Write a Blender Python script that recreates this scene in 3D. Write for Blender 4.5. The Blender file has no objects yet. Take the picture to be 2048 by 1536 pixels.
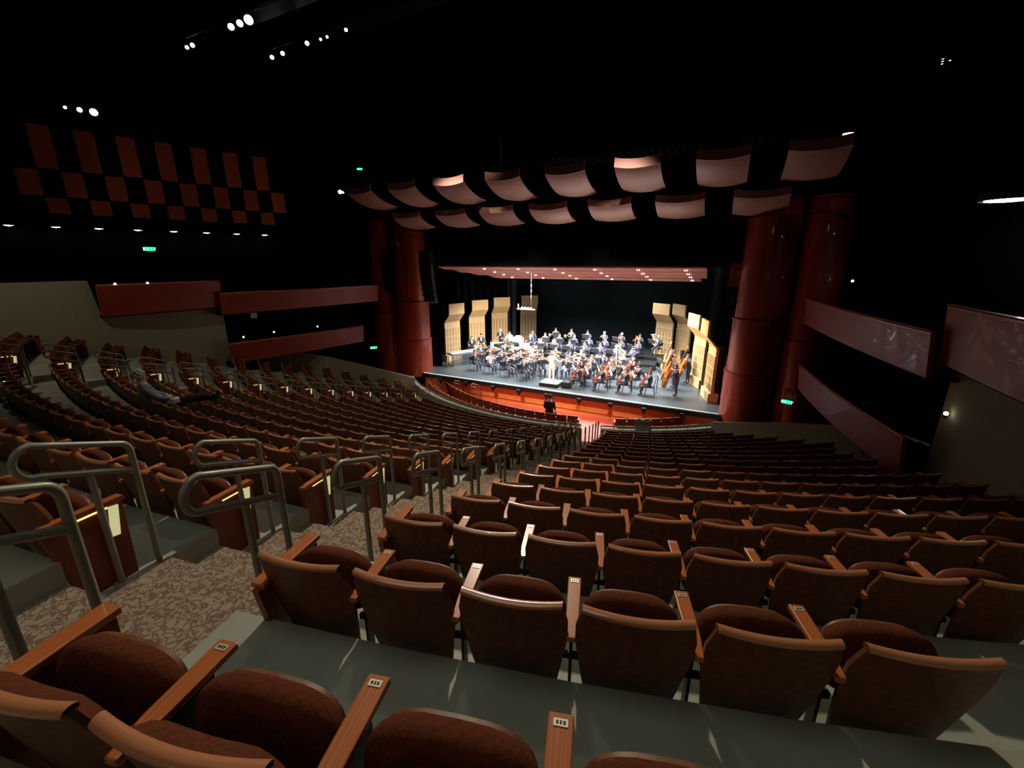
import bpy, bmesh, math, random
from mathutils import Vector, Matrix, Euler
random.seed(7)
R = math.radians
sin, cos, pi = math.sin, math.cos, math.pi
col = bpy.context.scene.collection
scn = bpy.context.scene

# ------------------------------------------------------------ camera, world, exposure
CAM = Vector((8.3, 0.0, 8.0))
PITCH, YAW, FPX = R(16.0), R(26.87), 850.0
cd = bpy.data.cameras.new('camera'); cd.sensor_width = 36; cd.lens = FPX * 36 / 2048; cd.clip_start = .03; cd.clip_end = 200
cam = bpy.data.objects.new('camera', cd); col.objects.link(cam)
cam.location = CAM; cam.rotation_euler = (R(90) - PITCH, 0, YAW)
scn.camera = cam
scn.view_settings.view_transform = 'Standard'; scn.view_settings.look = 'None'
scn.view_settings.gamma = 1; scn.view_settings.use_curve_mapping = False
scn.view_settings.exposure = 0.0
w = bpy.data.worlds.new('world'); scn.world = w; w.use_nodes = True
w.node_tree.nodes['Background'].inputs[0].default_value = (.9, .85, .7, 1)
w.node_tree.nodes['Background'].inputs[1].default_value = 0.0

def aim(o, tgt):
    o.rotation_euler = (Vector(tgt) - o.location).to_track_quat('-Z', 'Y').to_euler()
def spot(loc, tgt, power, colr, ang=50, blend=.6, rad=.25):
    l = bpy.data.lights.new('spot', 'SPOT'); l.energy = power; l.color = colr
    l.spot_size = R(ang); l.spot_blend = blend; l.shadow_soft_size = rad
    o = bpy.data.objects.new('spot_light', l); col.objects.link(o); o.location = loc; aim(o, tgt); return o
def area(loc, tgt, power, colr, sx, sy, spread=180):
    l = bpy.data.lights.new('area', 'AREA'); l.shape = 'RECTANGLE'; l.size = sx; l.size_y = sy
    l.energy = power; l.color = colr; l.spread = R(spread)
    o = bpy.data.objects.new('area_light', l); col.objects.link(o); o.location = loc; aim(o, tgt); return o
WARM = (1, .86, .66); COOL = (.86, .94, 1.0)
# stage wash: unseen area lights overhead, catwalk front light, added side spots
area((-.4, 25.9, 6.75), (-.4, 25.9, 1.1), 4600, COOL, 12.5, 4.2, 125)
area((-.8, 30.6, 7.4), (-.8, 30.2, 1.1), 1300, COOL, 9, 2.6, 110)
spot((-5, 13, 15.5), (-1.5, 24, 1.5), 12000, WARM, 34, .7)
spot((5, 13, 15.5), (2.0, 24, 1.5), 10000, WARM, 34, .7)
spot((0, 15.3, 15.5), (-8.8, 28, 3.4), 800, (1, .8, .5), 30, .8)
spot((-8.2, 22.9, 7.5), (7.5, 25.2, 2.8), 26000, (1, .86, .62), 34, .8)  # unseen side spot added to brighten the right shell towers
spot((8.0, 22.9, 7.5), (-9.0, 29.5, 2.8), 11000, (1, .86, .62), 30, .8)  # its opposite, added for the left shell towers
# area light added in place of stage spill on the ceiling clouds
area((2.6, 21.8, 7.6), (2.2, 18.4, 11.2), 28, (1, .80, .72), 7.0, .4, 95)
# dim house light: spots without fixtures, some from floor streaks, others added as fill
HOUSE = [((4.8, 4.3, 12.8), (5.0, 4.0, 5.8), 90), ((3.6, 9.2, 12.6), (5.8, 3.2, 5.6), 2600), ((0.5, 8.5, 13), (0, 9, 4), 420), ((-5, 10, 13), (-4, 10.5, 4), 480), ((-9.5, 3.5, 13), (-9.0, 6.5, 4.5), 430), ((1.5, 14, 13), (1.5, 14, 2), 220)]
for P_, T_, W_ in HOUSE: spot(P_, T_, W_, (1, .88, .68), 112 if W_ < 500 else 78, .9, .12)
# soft fill added over the rear rows and unseen warm lamp behind the camera
area((6.2, .6, 12.5), (6.2, 1.0, 6), 23, (.95, 1, .86), 4, 3, 120)
spot((5.0, -5.5, 10.8), (5.6, 2.0, 6.0), 80, (1, .66, .36), 95, .9, .3)

# catwalk spots on the checkered wall and columns, added spots on the pit wall
spot((-9.7, 12.9, 15.2), (-15.3, 10.6, 11.4), 40, (1, .58, .3), 26, .9, .2)
for x_ in (-5.5, -1, 3.5): spot((x_, 20.1, 9.4), (x_, 20.9, .2), 1500, (1, .74, .48), 62, .9, .3)
spot((-2.0, 12.5, 14.0), (10.2, 21.0, 3.7), 150, (1, .8, .7), 16, .9, .3)
spot((2.0, 12.5, 14.0), (-9.0, 20.8, 2.4), 900, (1, .75, .55), 13, .9, .3)

# ------------------------------------------------------------ materials
MATS = {}
def mat(name, c, rough=.6, metal=0, emit=None, es=0, noise=None, spec=.5, bump=0, coat=0):
    if name in MATS: return MATS[name]
    m = bpy.data.materials.new(name); m.use_nodes = True; nt = m.node_tree; b = nt.nodes['Principled BSDF']
    b.inputs['Roughness'].default_value = rough; b.inputs['Metallic'].default_value = metal
    b.inputs['Specular IOR Level'].default_value = spec
    if coat: b.inputs['Coat Weight'].default_value = coat
    b.inputs['Base Color'].default_value = (*c, 1)
    if emit: b.inputs['Emission Color'].default_value = (*emit, 1); b.inputs['Emission Strength'].default_value = es
    if noise:
        kind, scale, c2, stretch = noise
        tc = nt.nodes.new('ShaderNodeTexCoord'); mp = nt.nodes.new('ShaderNodeMapping'); nt.links.new(tc.outputs['Object'], mp.inputs[0])
        mp.inputs['Scale'].default_value = stretch
        if kind == 'noise':
            n = nt.nodes.new('ShaderNodeTexNoise'); n.inputs['Scale'].default_value = scale; n.inputs['Detail'].default_value = 6; out = n.outputs['Fac']
        else:
            n = nt.nodes.new('ShaderNodeTexWave'); n.inputs['Scale'].default_value = scale; n.inputs['Distortion'].default_value = 9; n.inputs['Detail'].default_value = 3; out = n.outputs['Fac']
        nt.links.new(mp.outputs[0], n.inputs['Vector'])
        r = nt.nodes.new('ShaderNodeValToRGB'); r.color_ramp.elements[0].position = .3; r.color_ramp.elements[1].position = .7
        r.color_ramp.elements[0].color = (*c, 1); r.color_ramp.elements[1].color = (*c2, 1)
        nt.links.new(out, r.inputs[0]); nt.links.new(r.outputs[0], b.inputs['Base Color'])
        if bump:
            bp = nt.nodes.new('ShaderNodeBump'); bp.inputs['Strength'].default_value = bump; bp.inputs['Distance'].default_value = .01
            nt.links.new(out, bp.inputs['Height']); nt.links.new(bp.outputs[0], b.inputs['Normal'])
    MATS[name] = m; return m
M_back = mat('back_veneer', (.12, .038, .011), .5, noise=('wave', 3, (.155, .053, .016), (1, 1, 6)), spec=.3)
M_edge = mat('highlit_rail_veneer', (.42, .165, .075), .24, coat=.7)  # veneer edge, lightened to paint in highlights along the seat-back tops
M_arm = mat('arm_wood', (.40, .105, .028), .3, noise=('wave', 3, (.46, .135, .04), (8, 1, 1)), coat=.5)
M_fab = mat('seat_fabric', (.066, .015, .005), .95, noise=('noise', 60, (.11, .026, .009), (1, 1, 1)), bump=.3, spec=.15)
M_black = mat('black_metal', (.012, .012, .012), .45, .3)
M_grey = mat('rail_paint', (.22, .215, .17), .38, .1)
M_plate = mat('plate_metal', (.75, .68, .55), .35, .4)
M_panel = mat('end_panel_wood', (.17, .03, .012), .5, noise=('wave', 4, (.22, .045, .018), (6, 1, 1)))
M_light = mat('aisle_light_glow', (.9, .85, .3), .5, emit=(1, .78, .25), es=1.3)
M_lens = mat('aisle_lens_glow', (.8, .85, .5), .5, emit=(.88, .84, .42), es=.55)
M_conc = mat('concrete', (.25, .255, .20), .6, noise=('noise', 1.6, (.37, .37, .30), (1, 1, 1)))
M_wallc = mat('stucco_wall', (.26, .26, .17), .9, noise=('noise', 30, (.34, .33, .23), (1, 1, 1)), bump=.3)
M_red = mat('red_panel_wood', (.25, .024, .008), .42, noise=('noise', .8, (.29, .031, .010), (1, 1, 4)), coat=.4)
M_fascia = mat('box_front_wood', (.26, .026, .010), .5, noise=('noise', .8, (.30, .034, .013), (1, 1, 4)), coat=.1)
M_standm = mat('lit_stand_metal', (.08, .08, .085), .5)  # black desks painted greyer for the light on their upturned faces
M_cloth = mat('table_cover', (.42, .42, .40), .8)
M_rail = mat('red_cap_wood', (.45, .12, .05), .35, coat=.3)
M_orange = mat('pit_wall_wood', (.70, .18, .045), .5, noise=('noise', 2, (.80, .23, .06), (1, 1, 5)))
M_pit = mat('pit_floor_wood', (.55, .10, .06), .5)
M_dark = mat('dark_wall', (.003, .003, .003), .95, spec=.03)
M_drape = mat('black_drape', (.003, .0035, .0035), .95, spec=.03)
M_cyc = mat('backdrop_cloth', (.012, .017, .018), .95, spec=.05, noise=('noise', .35, (.020, .028, .030), (1, 1, 1)))
M_leg = mat('grey_drape', (.03, .036, .045), .9)
M_stage = mat('stage_floor', (.036, .047, .054), .4, noise=('noise', 2.5, (.05, .063, .07), (1, 1, 1)))
M_white = mat('white_strip', (.92, .95, .94), .4)
M_shell = mat('shell_wood', (.46, .29, .13), .6, noise=('noise', 2, (.52, .34, .16), (4, 4, .4)))
M_shelld = mat('shell_groove', (.12, .06, .022), .6)
M_ceil = mat('shell_ceiling_wood', (.50, .17, .13), .5, noise=('wave', 1.0, (.60, .22, .17), (.3, 6, 1)))
M_cloud = mat('cloud_wood', (.42, .25, .21), .5, noise=('noise', 3, (.48, .30, .25), (1, 4, 1)))
M_lip = mat('cloud_lip_wood', (.42, .19, .17), .5)
M_chk = mat('wall_square_wood', (.42, .09, .03), .6, noise=('noise', 4, (.50, .13, .05), (1, 1, 3)))
M_lamp = mat('lamp_glow', (1, 1, .95), .5, emit=(1, .98, .92), es=14)
M_lampw = mat('lamp_glow_warm', (1, .9, .7), .5, emit=(1, .85, .6), es=6)
M_green = mat('exit_glow', (0, .6, .3), .5, emit=(.0, .95, .36), es=1.1)
M_greenl = mat('exit_letters', (.5, 1, .7), .5, emit=(.25, 1, .6), es=2.2)
M_skin = mat('skin', (.85, .58, .46), .5)
M_suit = mat('black_suit', (.055, .046, .068), .75)
M_wshirt = mat('white_shirt', (.85, .85, .8), .7)
M_hair = mat('brown_hair', (.10, .06, .035), .7)
M_hairg = mat('grey_hair', (.55, .5, .4), .8)
M_hairk = mat('black_hair', (.02, .016, .014), .7)
M_varn = mat('red_varnish', (.50, .08, .02), .25, coat=.5)
M_varnb = mat('brown_varnish', (.40, .10, .02), .25, coat=.5)
M_brass = mat('brass', (.85, .62, .25), .25, .8)
M_gold = mat('gilt_wood', (.85, .62, .28), .35, .3)
M_silver = mat('silver', (.8, .8, .8), .25, .9)
M_cop = mat('copper', (.75, .32, .2), .25, .7)
M_paper = mat('paper', (.85, .85, .82), .7)
M_bow = mat('bow_wood', (.45, .22, .1), .4)
M_eye = mat('eye_dark', (.02, .015, .01), .4)
M_denim = mat('blue_grey_shirt', (.22, .28, .36), .85)
M_pants = mat('dark_trousers', (.02, .014, .022), .9)
def carpet_mat():
    m = bpy.data.materials.new('swirl_carpet'); m.use_nodes = True; nt = m.node_tree; b = nt.nodes['Principled BSDF']
    b.inputs['Roughness'].default_value = .95; b.inputs['Specular IOR Level'].default_value = .1
    tc = nt.nodes.new('ShaderNodeTexCoord'); n0 = nt.nodes.new('ShaderNodeTexNoise'); n0.inputs['Scale'].default_value = 9; n0.inputs['Detail'].default_value = 3
    nt.links.new(tc.outputs['Object'], n0.inputs['Vector'])
    vm = nt.nodes.new('ShaderNodeVectorMath'); vm.operation = 'MULTIPLY_ADD'; vm.inputs[1].default_value = (.35, .35, .35)
    nt.links.new(n0.outputs['Color'], vm.inputs[0]); nt.links.new(tc.outputs['Object'], vm.inputs[2])
    v = nt.nodes.new('ShaderNodeTexVoronoi'); v.feature = 'DISTANCE_TO_EDGE'; v.inputs['Scale'].default_value = 13
    nt.links.new(vm.outputs[0], v.inputs['Vector'])
    r = nt.nodes.new('ShaderNodeValToRGB'); e = r.color_ramp.elements
    e[0].position = .05; e[0].color = (.15, .085, .062, 1); e[1].position = .16; e[1].color = (.27, .225, .165, 1)
    nt.links.new(v.outputs['Distance'], r.inputs[0]); nt.links.new(r.outputs[0], b.inputs['Base Color'])
    return m
M_carpet = carpet_mat()

# ------------------------------------------------------------ mesh helpers
class MB:
    def __init__(s): s.v = []; s.f = []; s.mi = []
    def add(s, vs, fs, mi=0):
        o = len(s.v); s.v += [tuple(p) for p in vs]; s.f += [tuple(i + o for i in f) for f in fs]; s.mi += [mi] * len(fs)
    def box(s, c, d, mi=0, rot=None, taper=1.0):
        x, y, z = d[0] / 2, d[1] / 2, d[2] / 2; vs = []
        for zz in (-z, z):
            t = taper if zz > 0 else 1
            for a, b in ((-x, -y), (x, -y), (x, y), (-x, y)):
                p = Vector((a * t, b * t, zz))
                if rot: p.rotate(rot)
                vs.append(p + Vector(c))
        s.add(vs, [(3, 2, 1, 0), (4, 5, 6, 7), (0, 1, 5, 4), (1, 2, 6, 5), (2, 3, 7, 6), (3, 0, 4, 7)], mi)
    def tube(s, pts, r, n=8, mi=0, closed=False, cap=True):
        pts = [Vector(p) for p in pts]; rs = r if isinstance(r, (list, tuple)) else [r] * len(pts)
        N = len(pts); vs = []; nrm = None
        for i, p in enumerate(pts):
            a = pts[(i - 1) % N] if (i or closed) else p; b = pts[(i + 1) % N] if (i < N - 1 or closed) else p
            t = (b - a).normalized()
            if nrm is None: nrm = t.orthogonal().normalized()
            else:
                nrm = nrm - t * nrm.dot(t)
                nrm = nrm.normalized() if nrm.length > 1e-6 else t.orthogonal().normalized()
            bn = t.cross(nrm)
            for k in range(n):
                a_ = 2 * pi * k / n; vs.append(p + (nrm * cos(a_) + bn * sin(a_)) * rs[i])
        fs = []
        for i in range(N if closed else N - 1):
            j = (i + 1) % N
            for k in range(n): fs.append((i * n + k, i * n + (k + 1) % n, j * n + (k + 1) % n, j * n + k))
        if cap and not closed: fs += [tuple(range(n - 1, -1, -1)), tuple((N - 1) * n + k for k in range(n))]
        s.add(vs, fs, mi)
    def lathe(s, prof, n=16, mi=0, mtx=None, a0=0, a1=2 * pi):
        full = abs(a1 - a0 - 2 * pi) < 1e-6; m = n if full else n + 1; vs = []
        for r_, z in prof:
            for k in range(m):
                a = a0 + (a1 - a0) * k / n; p = Vector((r_ * cos(a), r_ * sin(a), z))
                vs.append(mtx @ p if mtx else p)
        fs = []
        for i in range(len(prof) - 1):
            for k in range(n):
                k2 = (k + 1) % m; fs.append((i * m + k, i * m + k2, (i + 1) * m + k2, (i + 1) * m + k))
        s.add(vs, fs, mi)
    def ell(s, c, r, mi=0, nu=10, nv=7):
        vs = [(c[0], c[1], c[2] - r[2])]
        for j in range(1, nv):
            b = -pi / 2 + pi * j / nv
            for i in range(nu):
                a = 2 * pi * i / nu; vs.append((c[0] + r[0] * cos(b) * cos(a), c[1] + r[1] * cos(b) * sin(a), c[2] + r[2] * sin(b)))
        vs.append((c[0], c[1], c[2] + r[2])); fs = [(0, 1 + (i + 1) % nu, 1 + i) for i in range(nu)]
        for j in range(nv - 2):
            for i in range(nu):
                a = 1 + j * nu; fs.append((a + i, a + (i + 1) % nu, a + nu + (i + 1) % nu, a + nu + i))
        L = len(vs) - 1; a = 1 + (nv - 2) * nu
        fs += [(a + i, a + (i + 1) % nu, L) for i in range(nu)]
        s.add(vs, fs, mi)
    def grid(s, f, nu, nv, mi=0, thick=0, dirv=None):
        """surface f(u,v); with thick, closed by a copy moved along dirv"""
        P = [[Vector(f(i / nu, j / nv)) for i in range(nu + 1)] for j in range(nv + 1)]
        W = nu + 1; vs = [p for r_ in P for p in r_]; fs = []
        for j in range(nv):
            for i in range(nu): a = j * W + i; fs.append((a, a + 1, a + W + 1, a + W))
        if thick:
            o = len(vs); d = Vector(dirv) * thick; vs += [p + d for p in vs]
            fs += [tuple(x + o for x in reversed(q)) for q in fs[:]]
            B = list(range(W)) + [j * W + nu for j in range(1, nv + 1)] + [nv * W + i for i in range(nu - 1, -1, -1)] + [j * W for j in range(nv - 1, 0, -1)]
            for k in range(len(B)): a, b = B[k], B[(k + 1) % len(B)]; fs.append((b, a, a + o, b + o))
        s.add(vs, fs, mi)
    def prism(s, poly, axis, t0, t1, mi=0):
        """poly: list of 2D points; axis 0/1/2 extrusion axis"""
        def P(a, b, t): return [(t, a, b), (a, t, b), (a, b, t)][axis]
        n = len(poly); vs = [P(a, b, t0) for a, b in poly] + [P(a, b, t1) for a, b in poly]
        fs = [tuple(range(n - 1, -1, -1)), tuple(range(n, 2 * n))] + [(i, (i + 1) % n, n + (i + 1) % n, n + i) for i in range(n)]
        s.add(vs, fs, mi)
    def mesh(s, name, mats, smooth=False, bevel=0):
        me = bpy.data.meshes.new(name); me.from_pydata(s.v, [], s.f); me.update()
        if not isinstance(mats, (list, tuple)): mats = [mats]
        for m in mats: me.materials.append(m)
        me.polygons.foreach_set('material_index', s.mi)
        bm = bmesh.new(); bm.from_mesh(me); bmesh.ops.recalc_face_normals(bm, faces=bm.faces)
        if bevel:
            bmesh.ops.bevel(bm, geom=[e for e in bm.edges if e.is_manifold and e.calc_face_angle(0) > .7], offset=bevel, segments=2, affect='EDGES', profile=.5)
        bm.to_mesh(me); bm.free()
        if smooth:
            me.polygons.foreach_set('use_smooth', [True] * len(me.polygons)); me.set_sharp_from_angle(angle=R(40))
        me.update(); return me
def link(name, data, parent=None, loc=None, rot=None, scale=None):
    o = bpy.data.objects.new(name, data); col.objects.link(o)
    if parent: o.parent = parent
    if loc is not None: o.location = loc
    if rot is not None: o.rotation_euler = rot
    if scale is not None: o.scale = scale
    return o
def tag(o, label=None, cat=None, group=None, kind=None):
    if label: o['label'] = label
    if cat: o['category'] = cat
    if group: o['group'] = group
    if kind: o['kind'] = kind
    return o
def struct(name, mb, m, **k): return tag(link(name, mb.mesh(name, m, **k)), kind='structure')
class Kit:
    """a thing and its parts, instanced with shared mesh data"""
    def __init__(s, name, root=None): s.name = name; s.root = root; s.parts = []
    def part(s, name, me, parent=None, label=None, loc=(0, 0, 0), rot=(0, 0, 0)):
        s.parts.append((name, me, parent, label, loc, rot)); return len(s.parts) - 1
    def put(s, label, cat, group, loc, rot=(0, 0, 0), scale=(1, 1, 1), name=None, skip=()):
        o = link(name or s.name, s.root, None, loc, rot, scale); tag(o, label, cat, group); made = []
        for (n, me, par, lab, l, r_) in s.parts:
            if n in skip: made.append(None); continue
            c = link(n, me, made[par] if par is not None else o, l, r_)
            if lab: c['label'] = lab
            made.append(c)
        return o
ORD = ['first', 'second', 'third', 'fourth', 'fifth', 'sixth', 'seventh', 'eighth', 'ninth', 'tenth', 'eleventh', 'twelfth', 'thirteenth', 'fourteenth', 'fifteenth', 'sixteenth', 'seventeenth', 'eighteenth', 'nineteenth', 'twentieth', 'twenty-first', 'twenty-second', 'twenty-third', 'twenty-fourth', 'twenty-fifth', 'twenty-sixth', 'twenty-seventh', 'twenty-eighth', 'twenty-ninth', 'thirtieth']
_f = Vector((-sin(YAW) * cos(PITCH), cos(YAW) * cos(PITCH), -sin(PITCH))); _r = Vector((cos(YAW), sin(YAW), 0)); _u = _r.cross(_f)
def px(P):
    d = Vector(P) - CAM; z = d.dot(_f)
    return (1024 + FPX * d.dot(_r) / z, 768 - FPX * d.dot(_u) / z, z) if z > .05 else (-9999, -9999, z)

# ------------------------------------------------------------ hall geometry
CY = 29.5; BH = .80
def Rr(k): return 30.13 - .936 * k
def Tz(k): return 6.974 - .3678 * k + .0025 * k * k
def Fz(k): return Tz(k) - BH
A0 = 13.2
def sang(k, s): return A0 + math.degrees(s / Rr(k))
def pol(r_, a, z): return Vector((r_ * sin(R(a)), CY - r_ * cos(R(a)), z))
def oR(k): return -.4783 + .1346 * k - .0019 * k * k
def oL(k): return -2.139 + .1232 * k
def o2(k): return -16.075 + .5101 * k - .0086 * k * k      # right end of the far block
def wall_ang(k):
    if k <= 7.5: return math.degrees(math.asin(12.3 / Rr(k)))
    if k <= 12: return math.degrees(math.asin(11.7 / Rr(k)))
    return 38.3
W_A = {0: .5888, 1: .5313, 2: .5244, 3: .5549, 4: .5730}
NROW = 18
# floor of each block: stepped concrete tiers
def tier(mb, r0, r1, a0, a1, zt, zb, n):
    vs = []
    for i in range(n + 1):
        a = a0 + (a1 - a0) * i / n
        vs += [pol(r0, a, zt), pol(r1, a, zt), pol(r1, a, zb), pol(r0, a, zb)]
    fs = [(0, 1, 2, 3), tuple(4 * n + i for i in (3, 2, 1, 0))]
    for i in range(n):
        b = 4 * i
        for q in range(4): fs.append((b + q, b + (q + 1) % 4, b + 4 + (q + 1) % 4, b + 4 + q))
    mb.add(vs, fs)
fl = MB()
for k in range(-3, NROW):
    r0, r1 = Rr(k + 1) - .05, Rr(k) - .05
    wa = wall_ang(max(k, 0)) + .6
    for s0, s1 in ((sang(k, oR(k) - .10), wa), (sang(k, o2(k) + 1.25), sang(k, oL(k) + .09)), (-wa, sang(k, o2(k) + .14))):
        tier(fl, r0, r1, s0, s1, Fz(k), Fz(k) - .9, max(6, int((s1 - s0) / 1.6)))
tier(fl, .5, Rr(NROW) - .05, -60, 60, 0, -.3, 40)
struct('floor', fl, M_conc)
def aisle(name, label, fa, fb):
    mb = MB()
    for k in range(-3, NROW):
        r1, r0 = Rr(k) - .05, Rr(k + 1) - .05; rm = r0 + .42 * (r1 - r0); rise = Fz(k) - Fz(k + 1) if k < NROW - 1 else Fz(k)
        a0, a1 = sang(k, fa(k)), sang(k, fb(k))
        tier(mb, rm, r1, a0, a1, Fz(k) + .012, Fz(k) - .9, 4)
        tier(mb, r0, rm, a0, a1, Fz(k) - rise / 2 + .006, Fz(k) - .9, 4)
    tag(link(name, mb.mesh(name, M_carpet)), label, 'carpet')
aisle('stair_carpet', 'brown and beige swirl carpet on the stepped aisle beside the camera', lambda k: oL(k) + .09, lambda k: oR(k) - .10)
aisle('stair_carpet', 'swirl carpet on the far left stepped aisle between lit row ends', lambda k: o2(k) + .14, lambda k: o2(k) + 1.25)

# side walls, boxes
def quadwall(name, pts, z0, z1, t, m, kind='structure'):
    mb = MB(); n = len(pts)
    for i in range(n - 1):
        a, b = Vector((*pts[i][:2], 0)), Vector((*pts[i + 1][:2], 0)); d = (b - a).normalized(); nn = Vector((-d.y, d.x, 0)) * t
        za0 = z0 if not callable(z0) else 0
        top = [p[2] if len(p) > 2 else z1 for p in (pts[i], pts[i + 1])]
        vs = [a + Vector((0, 0, z0)), b + Vector((0, 0, z0)), b + Vector((0, 0, top[1])), a + Vector((0, 0, top[0]))]
        vs += [v + nn for v in vs]
        mb.add(vs, [(0, 1, 2, 3), (7, 6, 5, 4), (0, 4, 5, 1), (1, 5, 6, 2), (2, 6, 7, 3), (3, 7, 4, 0)])
    o = link(name, mb.mesh(name, m)); o['kind'] = kind; return o
for sx, sd in ((-1, 'left'), (1, 'right')):
    # stucco wall: tall behind, lower under the rear box
    mb = MB(); x = 12.55 * sx
    mb.prism([(-9, -.5), (11.6, -.5), (11.6, 5.75), (11.05, 6.1), (7.3, 6.1), (7.15, 7.35), (-9, 7.35)], 0, x, x + .3 * sx)
    struct('wall_' + sd, mb, M_wallc)
    # dark upper wall, splayed
    p0 = Vector((12.0 * sx, 21.0)); d = Vector((-.332 * -sx * -1, .943))
    dd = Vector((.332 * -sx, .943)) if sx > 0 else Vector((.332, .943))
    a = p0 - dd * 26; b = p0 + dd * 1.5; off = .4 * sx
    mb = MB(); mb.add([(a.x + off, a.y, -1), (b.x + off, b.y, -1), (b.x + off, b.y, 19), (a.x + off, a.y, 19), (a.x + off + .3 * sx, a.y, -1), (b.x + off + .3 * sx, b.y, -1), (b.x + off + .3 * sx, b.y, 19), (a.x + off + .3 * sx, a.y, 19)],
                      [(0, 1, 2, 3), (7, 6, 5, 4), (0, 4, 5, 1), (1, 5, 6, 2), (2, 6, 7, 3), (3, 7, 4, 0)])
    struct('wall_upper_' + sd, mb, M_dark)
# back wall of the hall and stage house, ceiling
mb = MB(); mb.box((0, -11, 9), (60, .3, 22)); struct('wall_back', mb, M_dark)
mb = MB(); mb.box((0, 14, 19.2), (60, 52, .3)); struct('ceiling', mb, M_dark)
mb = MB(); mb.box((0, 39.5, 9), (40, .3, 22)); struct('wall_stage_back', mb, M_dark)
for sx, sd in ((-1, 'left'), (1, 'right')):
    mb = MB(); mb.box((16 * sx, 31, 9), (.3, 17, 22)); struct('wall_stage_' + sd, mb, M_dark)
# proscenium: header and side returns
mb = MB(); mb.box((-.2, 22.4, 13.4), (30, .5, 11.2)); struct('wall_proscenium', mb, M_dark)
for sx in (-1, 1):
    mb = MB(); mb.box((15.2 * sx, 22.4, 3.8), (6.2, .5, 8.4)); struct('wall_proscenium_' + ('left' if sx < 0 else 'right'), mb, M_dark)

def box_front(label, xy0, xy1, zb, zt, sx, depth=1.6, curve=.25):
    """a balcony box: curved red fascia, cap rail, dark floor slab and recess"""
    root = link('balcony_box', None); tag(root, label, 'balcony box')
    a, b = Vector((xy0[0], xy0[1], 0)), Vector((xy1[0], xy1[1], 0)); d = b - a; nn = Vector((-sx, 0, 0))
    root.location = (a.x, a.y, zb); L = Vector((-a.x, -a.y, -zb))
    def f(u, v): return a + d * u + nn * (curve * sin(pi * u) * .6 + .10 * v) + Vector((0, 0, zb + (zt - zb) * v)) + L
    m1 = MB(); m1.grid(f, 16, 4, thick=.08, dirv=(sx, 0, 0)); link('fascia', m1.mesh('fascia', M_fascia, smooth=True), root)
    m2 = MB(); m2.tube([f(i / 16, 1) + Vector((.03 * sx, 0, .02)) for i in range(17)], .045, 8); link('cap_rail', m2.mesh('cap_rail', M_rail, smooth=True), root)
    m3 = MB(); m3.grid(lambda u, v: f(u, 0) + Vector((sx * (.05 + depth * v), 0, .06)), 8, 1, thick=.1, dirv=(0, 0, -1)); link('box_floor', m3.mesh('box_floor', M_dark), root)
    return root
for sx, sd in ((-1, 'left'), (1, 'right')):
    box_front('red curved wooden box front high on the %s wall next to the stage column' % sd, (12.05 * sx, 11.3), (10.95 * sx, 19.85), 5.72, 6.62, sx)
    box_front('lower red wooden box front on the %s wall, below the upper box' % sd, (12.05 * sx, 11.3), (10.95 * sx, 18.4), 3.45, 4.35, sx)
    box_front('red wooden box front set on the stucco wall at the %s, rearmost of the boxes' % sd, (12.35 * sx, 7.25), (12.25 * sx, 11.5), 6.05, 7.15, sx, .9, .12)
    # parapet walls between stalls and boxes
    pts = [pol(r_, 40.3, z) for r_, z in ((12.9, 1.25), (14.3, 1.75), (16.3, 2.5), (18.3, 3.15), (19.6, 3.55), (20.6, 3.5))]
    pts = [(p.x * (1 if sx > 0 else -1), p.y, p.z) for p in pts]
    quadwall('wall_parapet_' + sd, pts, -.2, 2, .18 * (-sx), M_wallc)
# rail wall in front of the first row and its cap
tw = MB(); cap = MB()
for a0, a1 in ((-44, sang(18, oL(18)) + .3), (sang(18, oR(18)) - 1.2, 43)):
    tier(tw, 12.78, 12.98, a0, a1, 1.0, -.1, 24)
    cap.tube([pol(12.88, a0 + (a1 - a0) * i / 24, 1.12) for i in range(25)], .035, 8)
    for i in range(0, 25, 4): p = pol(12.88, a0 + (a1 - a0) * i / 24, 1.0); cap.tube([p, p + Vector((0, 0, .12))], .018, 6)
o = struct('wall_front_rail', tw, M_wallc)
link('cap_rail', cap.mesh('cap_rail', M_grey, smooth=True), o)

# ------------------------------------------------------------ wall squares, soffit lights
def wl(t, z, sx=-1, off=0): return Vector(((-12 + .332 * t + off) * -sx, 21 + .943 * t, z))
rows3 = ((13.12, 11.57, 0), (11.50, 10.54, 1), (10.49, 9.9, 0))
thw = math.atan2(.943, .332)
for ri, (zt, zb, sh) in enumerate(rows3):
    for i in range(-2, 7):
        t = -12.56 + 1.28 * i + (.64 if sh else 0)
        if t > -5.2 or t < -14.9: continue
        c = wl(t + .31, (zt + zb) / 2)
        mb = MB(); mb.box((0, 0, 0), (.62, .06, zt - zb)); 
        mb.box((.12, -.04, -(zt - zb) * .28), (.14, .05, .07)); mb.box((-.2, -.035, (zt - zb) * .3), (.05, .03, .18))
        o = link('wall_square', mb.mesh('wall_square', M_chk, bevel=.006), None, c, (0, 0, thw))
        tag(o, 'red wooden wall panel, %s in the %s row of the checkered panels' % (ORD[i + 2], ['top', 'middle', 'bottom'][ri]), 'wall panel', 'checkered wooden panels on the upper left wall')
def lamp_kit(r_, mglow, depth=.14):
    k = Kit('ceiling_light'); m1 = MB(); m1.lathe([(r_ * 1.25, 0), (r_ * 1.25, depth), (r_ * .2, depth)], 16); k.part('housing', m1.mesh('housing', M_black, smooth=True))
    m1 = MB(); m1.lathe([(0, .02), (r_, .02), (r_, .0), (0, -.03)], 16); k.part('lens', m1.mesh('lens', mglow, smooth=True)); return k
LK = lamp_kit(.13, M_lamp)
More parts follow.
